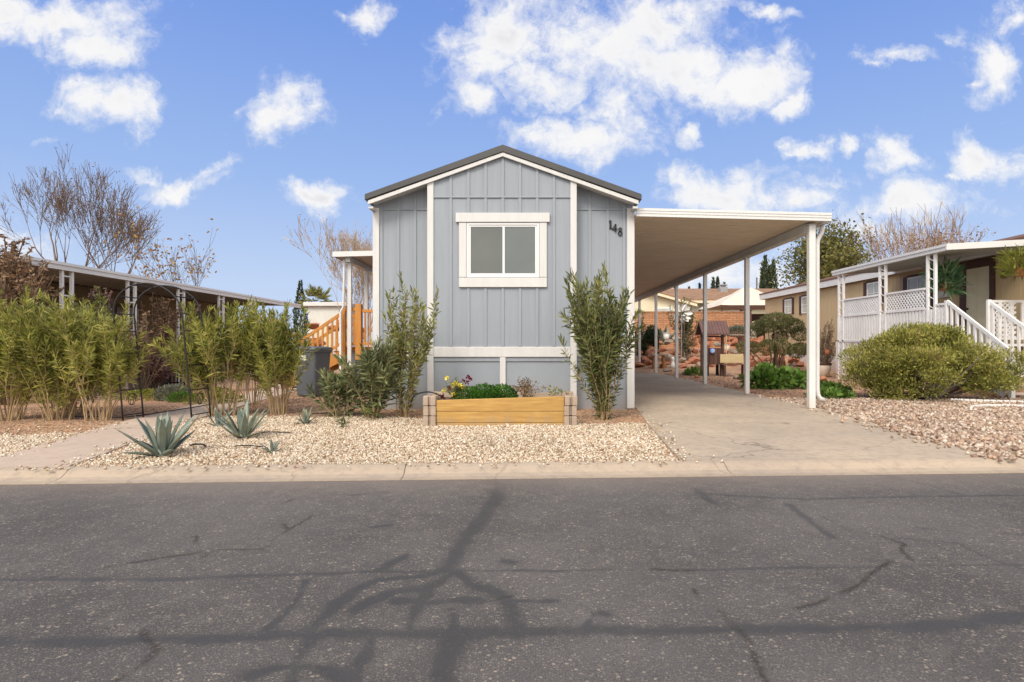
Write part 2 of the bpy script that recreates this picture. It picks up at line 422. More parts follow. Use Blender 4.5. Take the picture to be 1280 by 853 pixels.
# ground sheet: one grid, fine near, stretching to the horizon
def axis(fine0, fine1, step, far, g=1.35):
    a = list(np.arange(fine0, fine1+1e-6, step)); s = step
    lo = fine0
    L = []
    while lo > -far: s *= g; lo -= s; L.append(lo)
    s = step; hi = fine1; H = []
    while hi < far: s *= g; hi += s; H.append(hi)
    return np.array(L[::-1] + a + H)
def ground():
    us = axis(-13, 15, .14, 900); vs = axis(.0, 12, .14, 900)
    vs = vs[vs > -.6]; vs = np.concatenate([[-900,-60,-12,-.30,-.04], vs[vs > -.02]])
    V = []; Z = []
    for v in vs:
        for u in us:
            x, y = uv2xy(u, v)
            z = -.35 if v < -.2 else (-.05 if v < 0.02 else terr(x, y))
            V.append((x, y, z))
            zn = gravel_zone(x, y) if v > 0 and abs(u) < 20 and v < 12 else 0
            Z.append(zn)
    nu, nv = len(us), len(vs)
    i = np.arange(nu-1)[None,:] + np.arange(nv-1)[:,None]*nu
    q = np.stack([i, i+1, i+1+nu, i+nu], -1).reshape(-1,4)
    m, nt, b, out = _new('desert_dirt')
    vv = coords(nt)
    a1 = nt.nodes.new('ShaderNodeAttribute'); a1.attribute_name = 'bed'
    n1 = noise(nt, vv, .7, 6, .6); n2 = noise(nt, vv, 18, 5, .7)
    c = mixc(nt, maprange(nt, n1, .35, .7), (.46,.255,.145), (.37,.225,.145))
    c = mixc(nt, maprange(nt, n2, .45, .75), c, (.27,.17,.115))
    vor = nt.nodes.new('ShaderNodeTexVoronoi'); nt.links.new(vv, vor.inputs['Vector']); vor.inputs['Scale'].default_value = 34
    cr = nt.nodes.new('ShaderNodeSeparateColor'); nt.links.new(vor.outputs['Color'], cr.inputs[0])
    c = mixc(nt, math_(nt, 'MULTIPLY', maprange(nt, cr.outputs[0], .80, .84), .7), c, (.52,.40,.29))
    c = mixc(nt, a1.outputs['Fac'], c, (.34,.25,.165))
    nt.links.new(c, b.inputs['Base Color']); b.inputs['Roughness'].default_value = .95; b.inputs['Specular IOR Level'].default_value = .1
    hh = math_(nt, 'ADD', n2, math_(nt, 'MULTIPLY', vor.outputs['Distance'], .5))
    bump(nt, b, hh, .8, .03)
    me = np_mesh('ground', V, [q], m, True)
    at = me.attributes.new('bed', 'FLOAT', 'POINT'); at.data.foreach_set('value', np.array([1.0 if z else 0.0 for z in Z], dtype=np.float32))
    struct('ground', me)
ground()

# road
def road():
    xs = axis(-6.5, 7.0, .02, 900, 1.5); 
    ys = np.concatenate([[-900,-100,-30,-14,-11], np.arange(-9, -5.2, .5), np.arange(-5.2, -.30, .02), [-.30,-.26]])
    U, Vv = np.meshgrid(xs, ys)
    X = U*ca - Vv*sa; Y = CU0 + U*sa + Vv*ca
    Z = np.full_like(X, -.062) + np.where(Vv > -9, -.02*np.clip((Vv+.3)/-4, 0, 1)*0, 0)
    # dark seal-coat smears over old cracks, and fine cracks, as distances to polylines
    def dist(poly):
        d = np.full(X.shape, 1e9); near = (np.abs(U) < 14) & (Vv > -5.5)
        xx, yy = X[near], Y[near]; dd = np.full(xx.shape, 1e9)
        for (a, b) in zip(poly[:-1], poly[1:]):
            ax, ay = a; bx, by = b; L2 = (bx-ax)**2+(by-ay)**2+1e-9
            t = np.clip(((xx-ax)*(bx-ax)+(yy-ay)*(by-ay))/L2, 0, 1)
            dd = np.minimum(dd, np.hypot(xx-ax-t*(bx-ax), yy-ay-t*(by-ay)))
        d[near] = dd; return d
    def P(px, py):
        y = (CH+.062)*F/(py-CY); return ((px-CX)/F*y, y)
    def poly(pts, sub=8, amp=.02):
        pts = [P(*p) for p in pts]; outp = []
        for a, b in zip(pts[:-1], pts[1:]):
            for k in range(sub):
                t = k/sub; x = a[0]+(b[0]-a[0])*t; y = a[1]+(b[1]-a[1])*t
                outp.append((x+amp*vnoise(x, y, 5, 2), y+amp*vnoise(x, y, 5, 7)))
        outp.append(pts[-1]); return outp
    ZM = lambda *q: [(300+a/2.56, 590+b/2.56) for a, b in q]
    wide = [([(0,801),(120,801),(240,800)]+ZM((0,530),(200,516),(450,521),(700,515),(900,510),(1280,505))+[(1000,786),(1120,784),(1200,779),(1280,769)], .050),
            (ZM((842,18),(822,75),(782,145),(732,205),(692,265),(660,312)), .066),
            (ZM((660,312),(560,336),(440,346),(370,376),(310,420),(270,462),(222,520)), .036), (ZM((530,268),(440,318)), .03),
            (ZM((690,318),(600,372),(490,382),(430,412),(370,442)), .036), (ZM((640,345),(600,372),(580,422),(540,497)), .032), (ZM((500,412),(620,416),(700,410),(772,410)), .030),
            (ZM((690,318),(742,360),(802,371),(842,396),(862,442),(882,492)), .046), (ZM((860,410),(1050,411),(1112,432),(1130,462),(1108,492)), .020), (ZM((1150,452),(1172,458)), .03),
            (ZM((228,530),(202,582),(158,662),(140,690)), .034), (ZM((430,530),(392,592),(358,673)), .026), (ZM((692,520),(670,572),(648,690)), .056),
            (ZM((40,645),(160,622),(232,620),(300,642),(362,664)), .040), (ZM((690,452),(692,510)), .022), (ZM((215,345),(180,420),(90,500)), .018), (ZM((420,176),(482,170)), .028), (ZM((850,285),(882,288)), .028), (ZM((350,74),(470,66)), .02)]
    thin = [([(0,724),(200,725)]+ZM((0,332),(150,329),(300,325),(440,318),(640,320)), .026), (ZM((700,318),(900,316),(1200,315))+[(900,712),(1100,708),(1280,706)], .014),
            ([(890,618),(1000,624),(1150,621),(1280,619)], .030), ([(985,630),(1010,650),(1040,672)], .036), ([(1110,596),(1160,606),(1200,618)], .026),
            ([(1025,645),(1060,662),(1110,672),(1200,680),(1240,700),(1280,712)], .014), ([(870,612),(890,628)], .045), ([(1255,590),(1280,596)], .026),
            ([(1130,790),(1180,786),(1230,772),(1280,772)], .03)]
    cracks = [[(390,645),(350,672),(330,685),(250,690)], [(250,690),(160,705),(60,722)], [(345,640),(365,660)], [(360,625),(350,635)], [(255,695),(245,670)],
              [(1100,672),(1130,680),(1140,700)], [(870,735),(900,765),(930,800),(960,853)], [(1140,660),(1200,664),(1280,668)], [(180,790),(200,812),(140,853)],
              [(960,720),(1020,718)], [(820,712),(960,716)], [(1000,760),(1050,740),(1110,700)], [(560,760),(640,745)]]
    nz = np.zeros(X.shape); near = (np.abs(U) < 8) & (Vv > -5.5)
    idx = np.argwhere(near)
    fl = np.array([vnoise(X[i,j], Y[i,j], 4.5, 1.7)+.6*vnoise(X[i,j], Y[i,j], 14, 4.2) for i, j in idx])
    nz[near] = fl
    tar = np.zeros(X.shape); fine = np.zeros(X.shape); halo = np.zeros(X.shape)
    for p, w in wide:
        d = dist(poly(p, 8, .018)) + nz*.024; tar = np.maximum(tar, np.clip(1.25-(d/w)*.9, 0, 1)); halo = np.maximum(halo, np.clip(1-d/(.05+3.2*w), 0, 1)**1.5*min(1, w/.04))
    for p, w in thin:
        d = dist(poly(p, 8, .012)) + nz*.008; tar = np.maximum(tar, .8*np.clip(1.3-(d/w)*.9, 0, 1))
    for p in cracks:
        d = dist(poly(p, 20, .045)); fine = np.maximum(fine, np.clip(1.25-d/.016, 0, 1)*np.clip(nz*1.6+.75, 0, 1))
    nx, ny = len(xs), len(ys)
    i = np.arange(nx-1)[None,:] + np.arange(ny-1)[:,None]*nx
    q = np.stack([i, i+1, i+1+nx, i+nx], -1).reshape(-1,4)
    m, nt, b, out = _new('worn_asphalt')
    v = coords(nt)
    ta = nt.nodes.new('ShaderNodeAttribute'); ta.attribute_name = 'tar'
    fa = nt.nodes.new('ShaderNodeAttribute'); fa.attribute_name = 'crack'
    big = noise(nt, v, .55, 5, .6); mid = noise(nt, v, 6, 5, .65); finen = noise(nt, v, 160, 3, .7)
    c = mixc(nt, maprange(nt, big, .36, .64), (.092,.084,.081), (.160,.147,.139))
    c = mixc(nt, maprange(nt, mid, .5, .8), c, (.18,.16,.145))
    c = mixc(nt, maprange(nt, finen, .38, .66), mixc(nt, .62, c, (.03,.027,.026)), c)
    tarf = maprange(nt, math_(nt, 'ADD', ta.outputs['Fac'], math_(nt, 'ADD', maprange(nt, noise(nt, v, 9, 8, .85), .3, .7, -.42, .42), maprange(nt, noise(nt, v, 70, 3, .8), .3, .7, -.22, .22))), .10, 1.0, 0, 1, True)
    ha = nt.nodes.new('ShaderNodeAttribute'); ha.attribute_name = 'halo'
    c = mixc(nt, math_(nt, 'MULTIPLY', math_(nt, 'MULTIPLY', ha.outputs['Fac'], maprange(nt, noise(nt, v, 5, 6, .75), .35, .65, 0, 1)), .75), c, (.052,.049,.047))
    agg = None
    for sc, lo, hi, amt, colr in ((95, .66, .80, .55, (.31,.27,.225)), (190, .60, .70, .5, (.25,.22,.19)), (60, .93, .95, .65, (.40,.33,.25)), (150, .88, .92, .7, (.05,.045,.042))):
        vo = nt.nodes.new('ShaderNodeTexVoronoi'); nt.links.new(v, vo.inputs['Vector']); vo.inputs['Scale'].default_value = sc
        sp = nt.nodes.new('ShaderNodeSeparateColor'); nt.links.new(vo.outputs['Color'], sp.inputs[0])
        core = maprange(nt, vo.outputs['Distance'], .55, .35)
        k = math_(nt, 'MULTIPLY', maprange(nt, sp.outputs[0], lo, hi), core)
        k = math_(nt, 'MULTIPLY', k, maprange(nt, mid, .3, .6, .45, 1))
        k = math_(nt, 'MULTIPLY', k, math_(nt, 'SUBTRACT', 1, math_(nt, 'MULTIPLY', tarf, .6)))
        c = mixc(nt, math_(nt, 'MULTIPLY', k, amt), c, colr)
        agg = k if agg is None else math_(nt, 'ADD', agg, k)
    c = mixc(nt, math_(nt, 'MULTIPLY', tarf, .74), c, (.042,.0405,.0385))
    c = mixc(nt, math_(nt, 'MULTIPLY', fa.outputs['Fac'], maprange(nt, noise(nt, v, 45, 3), .3, .5, .1, .85)), c, (.03,.024,.018))
    # sand and dust drifted against the curb
    sxyz = nt.nodes.new('ShaderNodeSeparateXYZ'); nt.links.new(v, sxyz.inputs[0])
    vd = math_(nt, 'ADD', math_(nt, 'MULTIPLY', sxyz.outputs[0], -sa), math_(nt, 'MULTIPLY', math_(nt, 'SUBTRACT', sxyz.outputs[1], CU0), ca))
    edge = maprange(nt, math_(nt, 'ADD', vd, math_(nt, 'MULTIPLY', mid, .5)), -.75, -.1, 0, .5)
    c = mixc(nt, edge, c, (.24,.19,.155))
    nt.links.new(c, b.inputs['Base Color'])
    b.inputs['Specular IOR Level'].default_value = .25
    nt.links.new(maprange(nt, tarf, 0, 1, .88, .6), b.inputs['Roughness'])
    hh = math_(nt, 'ADD', math_(nt, 'MULTIPLY', finen, .8), math_(nt, 'MULTIPLY', agg, .6))
    hh = math_(nt, 'MULTIPLY', hh, math_(nt, 'SUBTRACT', 1, math_(nt, 'MULTIPLY', tarf, .7)))
    hh = math_(nt, 'SUBTRACT', hh, math_(nt, 'MULTIPLY', fa.outputs['Fac'], 1.2))
    bump(nt, b, hh, .75, .008)
    me = np_mesh('road', np.stack([X, Y, Z], -1).reshape(-1,3), [q], m, True)
    for nm, arr in (('tar', tar), ('crack', fine), ('halo', halo)):
        at = me.attributes.new(nm, 'FLOAT', 'POINT'); at.data.foreach_set('value', arr.ravel().astype(np.float32))
    struct('road', me)
road()

def concrete(name, c1, c2, cold, crackle=1):
    m, nt, b, out = _new(name); v = coords(nt)
    n1 = noise(nt, v, .6, 6, .62, .6); n2 = noise(nt, v, 9, 6, .7); n3 = noise(nt, v, 120, 3, .7)
    c = mixc(nt, maprange(nt, n1, .35, .68), c1, c2)
    c = mixc(nt, math_(nt, 'MULTIPLY', maprange(nt, n2, .48, .75), .75), c, cold)
    c = mixc(nt, math_(nt, 'MULTIPLY', maprange(nt, n3, .35, .6, 1, 0), .35), c, tuple(x*.6 for x in c1))
    # hairline cracks
    d = nt.nodes.new('ShaderNodeVectorMath'); d.operation = 'ADD'
    nn = nt.nodes.new('ShaderNodeTexNoise'); nt.links.new(v, nn.inputs['Vector']); nn.inputs['Scale'].default_value = 2.5; nn.inputs['Detail'].default_value = 5
    sc = nt.nodes.new('ShaderNodeVectorMath'); sc.operation = 'SCALE'; sc.inputs['Scale'].default_value = .5
    nt.links.new(nn.outputs['Color'], sc.inputs[0]); nt.links.new(v, d.inputs[0]); nt.links.new(sc.outputs[0], d.inputs[1])
    vo = nt.nodes.new('ShaderNodeTexVoronoi'); vo.feature = 'DISTANCE_TO_EDGE'; nt.links.new(d.outputs[0], vo.inputs['Vector']); vo.inputs['Scale'].default_value = .42
    k = math_(nt, 'MULTIPLY', maprange(nt, vo.outputs['Distance'], .002, .006, 1, 0), maprange(nt, n1, .36, .5))
    c = mixc(nt, math_(nt, 'MULTIPLY', k, .6*crackle), c, tuple(x*.3 for x in c1))
    nt.links.new(c, b.inputs['Base Color']); b.inputs['Roughness'].default_value = .85; b.inputs['Specular IOR Level'].default_value = .2
    bump(nt, b, math_(nt, 'ADD', n2, math_(nt, 'MULTIPLY', n3, .5)), .25, .006); return m
M['drive'] = concrete('driveway_concrete', (.44,.355,.265), (.315,.262,.205), (.20,.17,.14))
M['walk'] = concrete('walkway_concrete', (.48,.375,.295), (.40,.315,.25), (.31,.245,.2))
M['curb'] = concrete('curb_concrete', (.395,.315,.235), (.34,.275,.215), (.22,.185,.15), .5)

def curb():
    prof = [(-.36,-.16),(-.36,-.054),(-.26,-.056),(-.18,-.042),(-.10,.002),(-.055,.016),(-.012,.020),(.0,.012),(.0,-.16)]
    mb = MB(); seg = 3.05; g = .0035
    u = -60.0 + .9
    while u < 60:
        for (a, b) in ((u+g, u+seg-g),):
            n = 6 if abs(u) < 10 else 1
            vs = []; 
            for k in range(n+1):
                uu = a+(b-a)*k/n
                for (v, z) in prof:
                    x, y = uv2xy(uu, v + .006*vnoise(uu, v, 1.5)); vs.append((x, y, z + (.004*vnoise(uu, v, 2.0) if z > -.1 else 0)))
            L = len(prof); fs = []
            for k in range(n):
                for i in range(L-1): fs.append((k*L+i, k*L+i+1, (k+1)*L+i+1, (k+1)*L+i))
            fs.append(tuple(range(L-1,-1,-1))); fs.append(tuple(n*L+i for i in range(L)))
            mb.add(vs, fs)
        u += seg
    struct('curb', mesh_from('curb', mb.v, mb.f, M['curb'], None, 0, False))
curb()

def slab(name, left, right, ys, mat, z=.02):
    mb = MB(); vs = []
    n = 10
    for y in ys:
        l, r = left(y), right(y)
        for k in range(n+1):
            x = l+(r-l)*k/n; yy = max(y, road_y(x)+.012)
            vs.append((x, yy, z + terr(x, yy)*.4))
        vs.append((r, max(y, road_y(r)+.012), -.1)); vs.append((l, max(y, road_y(l)+.012), -.1))
    W = n+3; fs = []
    for j in range(len(ys)-1):
        for k in range(n): fs.append((j*W+k, j*W+k+1, (j+1)*W+k+1, (j+1)*W+k))
        fs.append((j*W+n, j*W+n+1, (j+1)*W+n+1, (j+1)*W+n)); fs.append((j*W+n+2, j*W, (j+1)*W, (j+1)*W+n+2))
    fs.append(tuple([n+2]+[n+1]+[k for k in range(n,-1,-1)]))
    struct(name, mesh_from(name, vs, fs, mat))
slab('driveway', drive_l, drive_r, list(np.arange(5.4, 10, .3))+list(np.arange(10.5, 28.6, 1.0)), M['drive'], .014)
slab('walkway', lambda y: walk_x(y)-.48, lambda y: walk_x(y)+.48, list(np.arange(5.0, 17.6, .3)), M['walk'], .016)

# gravel: loose stones over the bed
def gravel(name, zone, box, n, s0, s1, mat, zoff=.0, seed=1):
    g = np.random.default_rng(seed)
    x0, x1, y0, y1 = box
    P = []
    xs = g.uniform(x0, x1, n*2); ys = g.uniform(y0, y1, n*2)
    for x, y in zip(xs, ys):
        e = gravel_zone(x+g.normal(0, .07), y+g.normal(0, .07))
        if e == zone and y > road_y(x)+.012 and not (zone == 1 and x > drive_l(y)-.01) and not (zone == 3 and x < drive_r(y)+.02) and not (zone in (1,2) and abs(x-walk_x(y)) < .485):
            P.append((x, y, terr(x, y)))
            if len(P) >= n: break
    # strays spilled onto the curb, path and drive
    for _ in range(n//70):
        x, y = g.uniform(x0, x1), g.uniform(y0, y1); e = abs(g.normal(0, .10))
        if zone == 1: q = [(drive_l(y)+e, y), (x, road_y(x)-min(e,.15)), (walk_x(y)+.48-e, y), (x, 9.2+e*5)][g.integers(0,4)]
        elif zone == 2: q = [(walk_x(y)-.48+e, y), (x, road_y(x)-min(e,.15)), (x, 7.7+e*4)][g.integers(0,3)]
        else: q = [(drive_r(y)-e*1.6, y), (x, road_y(x)-min(e,.15))][g.integers(0,2)]
        if zone == 1 and not (walk_x(q[1]) < q[0] < drive_l(q[1])+.4): continue
        if zone == 2 and q[0] > walk_x(q[1]): continue
        if zone == 3 and q[0] < drive_r(q[1])-.5: continue
        if q[1] < road_y(q[0])-.16: continue
        P.append((q[0], q[1], .018 if q[1] < 9 else terr(*q)))
    P = np.array(P); k = len(P)
    S = g.uniform(s0, s1, (k,1))*g.uniform(.7,1.15,(k,3)); S[:,2] *= .75
    base = np.array([(1,0,0),(0,1,0),(-1,0,0),(0,-1,0),(0,0,1),(0,0,-1)], float)
    V = np.repeat(base[None], k, 0)*g.uniform(.75,1.25,(k,6,1))
    V += g.normal(0,.12,(k,6,3)); V *= S[:,None,:]
    t = g.uniform(0, 6.28, k); c, s = np.cos(t), np.sin(t)
    ti = g.normal(0,.4,k); ct, st = np.cos(ti), np.sin(ti)
    x = V[...,0]*c[:,None]-V[...,1]*s[:,None]; y = V[...,0]*s[:,None]+V[...,1]*c[:,None]; z = V[...,2]
    x2 = x*ct[:,None]+z*st[:,None]; z2 = -x*st[:,None]+z*ct[:,None]
    V = np.stack([x2, y, z2], -1)+P[:,None,:]
    V[...,2] += S[:,None,2]*g.uniform(.1,.75,(k,1))+zoff
    tri = np.array([(0,1,4),(1,2,4),(2,3,4),(3,0,4),(1,0,5),(2,1,5),(3,2,5),(0,3,5)])
    T = (tri[None]+np.arange(k)[:,None,None]*6).reshape(-1,3)
    return tag(link(name, np_mesh(name, V.reshape(-1,3), [T], mat)), kind='stuff')
M['gravel'] = stonem('tan_crushed_gravel', [(.22,.145,.09),(.41,.31,.21),(.50,.40,.285),(.58,.49,.375),(.68,.62,.52),(.53,.43,.31),(.38,.23,.14)])
M['pinkrock'] = stonem('pink_river_rock', [(.17,.105,.075),(.34,.225,.16),(.44,.325,.24),(.58,.50,.41),(.27,.195,.15),(.46,.32,.22)])
tag(gravel('gravel', 1, (-5.2,2.0,5.3,9.8), 40000, .010, .021, M['gravel'], 0, 1), 'pale tan crushed gravel covering the bed between the path and driveway', 'gravel')
tag(gravel('gravel', 2, (-9.5,-5.0,4.9,8.6), 17000, .010, .021, M['gravel'], 0, 2), 'pale tan gravel strip left of the concrete path', 'gravel')
tag(gravel('gravel', 3, (4.7,13.5,5.6,13.5), 30000, .013, .042, M['pinkrock'], 0, 3), 'pinkish landscape rock covering the yard right of the driveway', 'gravel')

# loose litter on the bare dirt: bark bits and small stones
def litter(name, n, boxes, cols, s0, s1, seed, label):
    g = np.random.default_rng(seed); P = []
    for (x0,x1,y0,y1) in boxes:
        a = (x1-x0)*(y1-y0)
        for _ in range(int(n*a)):
            x, y = g.uniform(x0,x1), g.uniform(y0,y1)
            if gravel_zone(x, y) or abs(x-walk_x(y)) < .5 or drive_l(y)-.02 < x < drive_r(y)+.02 or y < road_y(x)+.02: continue
            P.append((x, y, terr(x, y)+.004))
    P = np.array(P); k = len(P)
    S = g.uniform(s0, s1, (k,1))*np.array([1.6,.7,.4])*g.uniform(.6,1.3,(k,3))
    base = np.array([(1,0,0),(0,1,0),(-1,0,0),(0,-1,0),(0,0,1),(0,0,-1)], float)
    V = np.repeat(base[None], k, 0)+g.normal(0,.15,(k,6,3)); V *= S[:,None,:]
    t = g.uniform(0,6.28,k); c, s = np.cos(t)[:,None], np.sin(t)[:,None]
    V = np.stack([V[...,0]*c-V[...,1]*s, V[...,0]*s+V[...,1]*c, V[...,2]], -1)+P[:,None,:]
    tri = np.array([(0,1,4),(1,2,4),(2,3,4),(3,0,4),(1,0,5),(2,1,5),(3,2,5),(0,3,5)])
    T = (tri[None]+np.arange(k)[:,None,None]*6).reshape(-1,3)
    tag(link(name, np_mesh(name, V.reshape(-1,3), [T], stonem(name+'_mix', cols))), label, 'litter', None, 'stuff')
litter('leaf_litter', 420, [(-4.8,1.9,8.4,10.4),(-9.5,-5.6,7.2,11.0),(-6,-2.8,9.5,15)], [(.20,.12,.075),(.30,.19,.12),(.40,.29,.19),(.26,.17,.11),(.46,.37,.27)], .006, .018, 5, 'dry bark and leaf litter scattered over the reddish dirt')
litter('stone_litter', 60, [(5.2,12,12,26)], [(.20,.11,.075),(.34,.17,.10),(.42,.29,.2),(.28,.19,.14)], .012, .035, 6, 'small red and tan stones scattered over the back yard dirt')

# ------------------------------------------------------------------ foliage helpers
def leaf_mesh(name, P, D, L, W, mat, bend=.15, seed=0, fold=.25):
    """lance-shaped leaves: base points P, directions D, lengths L, widths W"""
    g = np.random.default_rng(seed)
    P = np.asarray(P, float); D = np.asarray(D, float); n = len(P)
    D = D/np.maximum(np.linalg.norm(D, axis=1, keepdims=True), 1e-6)
    ref = g.normal(0, 1, (n,3)); ref[:,2] += .6
    S = np.cross(D, ref); S /= np.maximum(np.linalg.norm(S, axis=1, keepdims=True), 1e-6)
    U = np.cross(S, D)
    L = np.broadcast_to(L, (n,))[:,None]; W = np.broadcast_to(W, (n,))[:,None]
    B = g.normal(0, bend, (n,1))
    def pt(t, w, sgn): return P + D*L*t + S*W*w*sgn + U*(L*B*t*t + W*abs(w)*fold)
    V = np.stack([pt(0,.06,-1), pt(.38,.5,-1), pt(.74,.36,-1), pt(1,0,1), pt(.74,.36,1), pt(.38,.5,1)], 1)
    V[:,3] -= U*0
    i = np.arange(n)[:,None]*6
    q = np.concatenate([i+np.array([[0,1,5,0]])], 0)
    T1 = i+np.array([[0,1,5]]); Q = i+np.array([[1,2,4,5]]); T2 = i+np.array([[2,3,4]])
    return np_mesh(name, V.reshape(-1,3), [T1, Q, T2], mat)

def rand_dirs(g, n):
    d = g.normal(0,1,(n,3)); return d/np.linalg.norm(d, axis=1, keepdims=True)

def oleander(loc, h, rad, canes, label, mat, seed, leafL=.135, leafW=.021, bare=.35, dens=1.0, lean=(0,0), group=None, spread=.34, cat='shrub', split=3, cane_r=.011, name='oleander_shrub'):
    g = np.random.default_rng(seed); loc = Vector((loc[0], loc[1], terr(loc[0], loc[1])))
    t = thing(name, label, cat, loc, group)
    st = MB(); P = []; D = []
    for c in range(canes):
        az = g.uniform(0, 6.283); rr = rad*spread*math.sqrt(g.uniform(0,1))
        b = Vector((math.cos(az)*rr*.55, math.sin(az)*rr*.55, -.02))
        az2 = az+g.normal(0,.5); outr = rad*g.uniform(.25, .95)
        hh = h*g.uniform(.58, 1.0)*(1-.2*(outr/rad)**2)
        topx = math.cos(az2)*outr+lean[0]; topy = math.sin(az2)*outr+lean[1]
        kn = g.uniform(.38,.55)
        pts = []
        for k in range(7):
            s = k/6; e = s**1.25
            pts.append(Vector((b.x+(topx-b.x)*e, b.y+(topy-b.y)*e, b.z+hh*s))+Vector(g.normal(0,.012,3))*(1+s))
        branches = [(pts, bare+g.normal(0,.06))]
        st.tube([p+loc for p in pts], [cane_r*(1-.75*k/6) for k in range(7)], 5)
        for _ in range(split):
            k0 = g.integers(2, 5); a = pts[k0]; az3 = g.uniform(0,6.283)
            ln = (hh-a.z)*g.uniform(.65,.98)
            e = a+Vector((math.cos(az3)*ln*.33+lean[0]*.3, math.sin(az3)*ln*.33+lean[1]*.3, ln))
            q = [a.lerp(e, s/4)+Vector((0,0,-.10*ln*math.sin(s/4*math.pi)))+Vector(g.normal(0,.01,3)) for s in range(5)]
            st.tube([p+loc for p in q], [cane_r*.55*(1-.7*s/4) for s in range(5)], 4)
            branches.append((q, max(.1, (bare*hh-a.z)/max(.05, ln))+.12))
        for q, s0 in branches:
            ln = sum((q[i+1]-q[i]).length for i in range(len(q)-1))
            m = int(ln*(1-s0)/.036*dens)
            for w in range(m):
                s = s0+(1-s0)*(w+g.uniform(0,1))/m
                if g.uniform() > .35+.75*s: continue
                fi = s*(len(q)-1); i = min(int(fi), len(q)-2)
                p = q[i].lerp(q[i+1], fi-i); ax = (q[i+1]-q[i]).normalized()
                a0 = g.uniform(0,6.28)
                for j in range(3):
                    a = a0+j*2.09+g.normal(0,.2)
                    perp = ax.orthogonal().normalized(); perp.rotate(Matrix.Rotation(a, 3, ax))
                    el = g.uniform(.5, 1.4) if s < .9 else g.uniform(.15,.7)
                    d = ax*math.cos(el)+perp*math.sin(el); d.z -= .12*(1-s)
                    P.append(p+loc); D.append(d)
    P = np.array(P); D = np.array(D); n = len(P)
    part('stem', st, M['cane'], t)
    fo = link('foliage', leaf_mesh('foliage', P, D, leafL*g.uniform(.6,1.15,n), leafW*g.uniform(.75,1.2,n), mat, .16, seed), t)
    return t

# ------------------------------------------------------------------ trees
def tree_wood(base, h, r, seed, levels=5, forks=(3,5), up=.35, spread=.6, trunks=1, lean=(0,0), trunk_frac=.22, gnarl=.10, shrink=.68, minr=.006, sides=5, tilt=.28):
    g = random.Random(seed); mb = MB(); tips = []
    def vec(a): return Vector((g.gauss(0,a), g.gauss(0,a), g.gauss(0,a)))
    def grow(p, d, L, rad, lev):
        n = 5 if lev < 3 else 3
        pts = [p]; rads = [rad]
        dd = d.copy()
        for k in range(n):
            dd = (dd+vec(gnarl)+Vector((0,0,up*.16))).normalized()
            pts.append(pts[-1]+dd*(L/n)); rads.append(max(minr*.7, rad*(1-.5*(k+1)/n)))
        mb.tube(pts, rads, sides if lev < 2 else (4 if lev < 3 else 3), 0, lev < 1)
        if lev >= levels:
            tips.append((pts[-1], dd)); tips.append((pts[-2], dd)); return
        nf = g.randint(*forks)
        for k in range(nf):
            i = n if k < 2 else g.randint(max(1,n-3), n)
            az = g.uniform(0,6.283); ax = dd.orthogonal().normalized(); ax.rotate(Matrix.Rotation(az, 3, dd))
            sp = spread*g.uniform(.35,1.15)*(.55 if k == 0 else 1)
            nd = (dd*math.cos(sp)+ax*math.sin(sp)+Vector((0,0,up*.3))).normalized()
            grow(pts[i], nd, L*shrink*g.uniform(.75,1.2), max(minr, rads[i]*(.85 if k == 0 else .62)), lev+1)
    for k in range(trunks):
        a = g.uniform(0,6.283) if trunks > 1 else 0
        tl = tilt*(.35+.65*g.random()) if trunks > 1 else .04
        a = 6.283*(k+g.uniform(-.3,.3))/trunks
        d = Vector((math.cos(a)*tl+lean[0], math.sin(a)*tl+lean[1], 1)).normalized()
        grow(Vector(base)+Vector((math.cos(a),math.sin(a),0))*(r*.9 if trunks > 1 else 0)-Vector((0,0,.1)), d, h*trunk_frac*(1 if trunks == 1 else 1.3), r*(1 if trunks == 1 else .7), 0)
    # scale to height
    zmax = max(v[2] for v in mb.v); b = Vector(base); k = h/(zmax-b.z)
    mb.v = [tuple(b+(Vector(v)-b)*k) for v in mb.v]
    tips = [(b+(p-b)*k, d) for p, d in tips]
    return mb, tips
def tree(name, base, h, r, seed, label, wood, leaves=None, ln=0, lsize=.07, group=None, lscat=.25, droop=0, tipfilter=None, **kw):
    t = thing(name, label, 'tree', base, group)
    mb, tips = tree_wood(base, h, r, seed, **kw)
    part('trunk', mb, wood, t)
    if leaves and ln:
        g = np.random.default_rng(seed)
        if tipfilter: tips = [q for q in tips if tipfilter(q[0])]
        T = np.array([tuple(p) for p, _ in tips])
        P = T[g.integers(0, len(T), ln)]+g.normal(0, lscat, (ln,3))
        D = rand_dirs(g, ln); D[:,2] -= droop
        link('crown', leaf_mesh('crown', P, D, lsize*g.uniform(.6,1.3,ln), lsize*.55*g.uniform(.7,1.2,ln), leaves, .2, seed), t)
    return t

def blob_foliage(P, g, n, pads, up=.5, jitter=.05, inner=.25):
    """points and directions on a union of ellipsoid pads (cx,cy,cz,rx,ry,rz)"""
    vol = np.array([p[3]*p[4]+p[4]*p[5]+p[3]*p[5] for p in pads]); vol = vol/vol.sum()
    idx = g.choice(len(pads), n, p=vol); pd = np.array(pads)[idx]
    d = rand_dirs(g, n)
    rad = np.where(g.uniform(0,1,n) < inner, g.uniform(.45,1,n), 1+g.normal(0,jitter,n))
    Q = pd[:,:3]+d*pd[:,3:]*rad[:,None]
    D = d/pd[:,3:]; D /= np.linalg.norm(D,axis=1,keepdims=True)
    D += rand_dirs(g, n)*.75; D[:,2] += up
    return Q, D

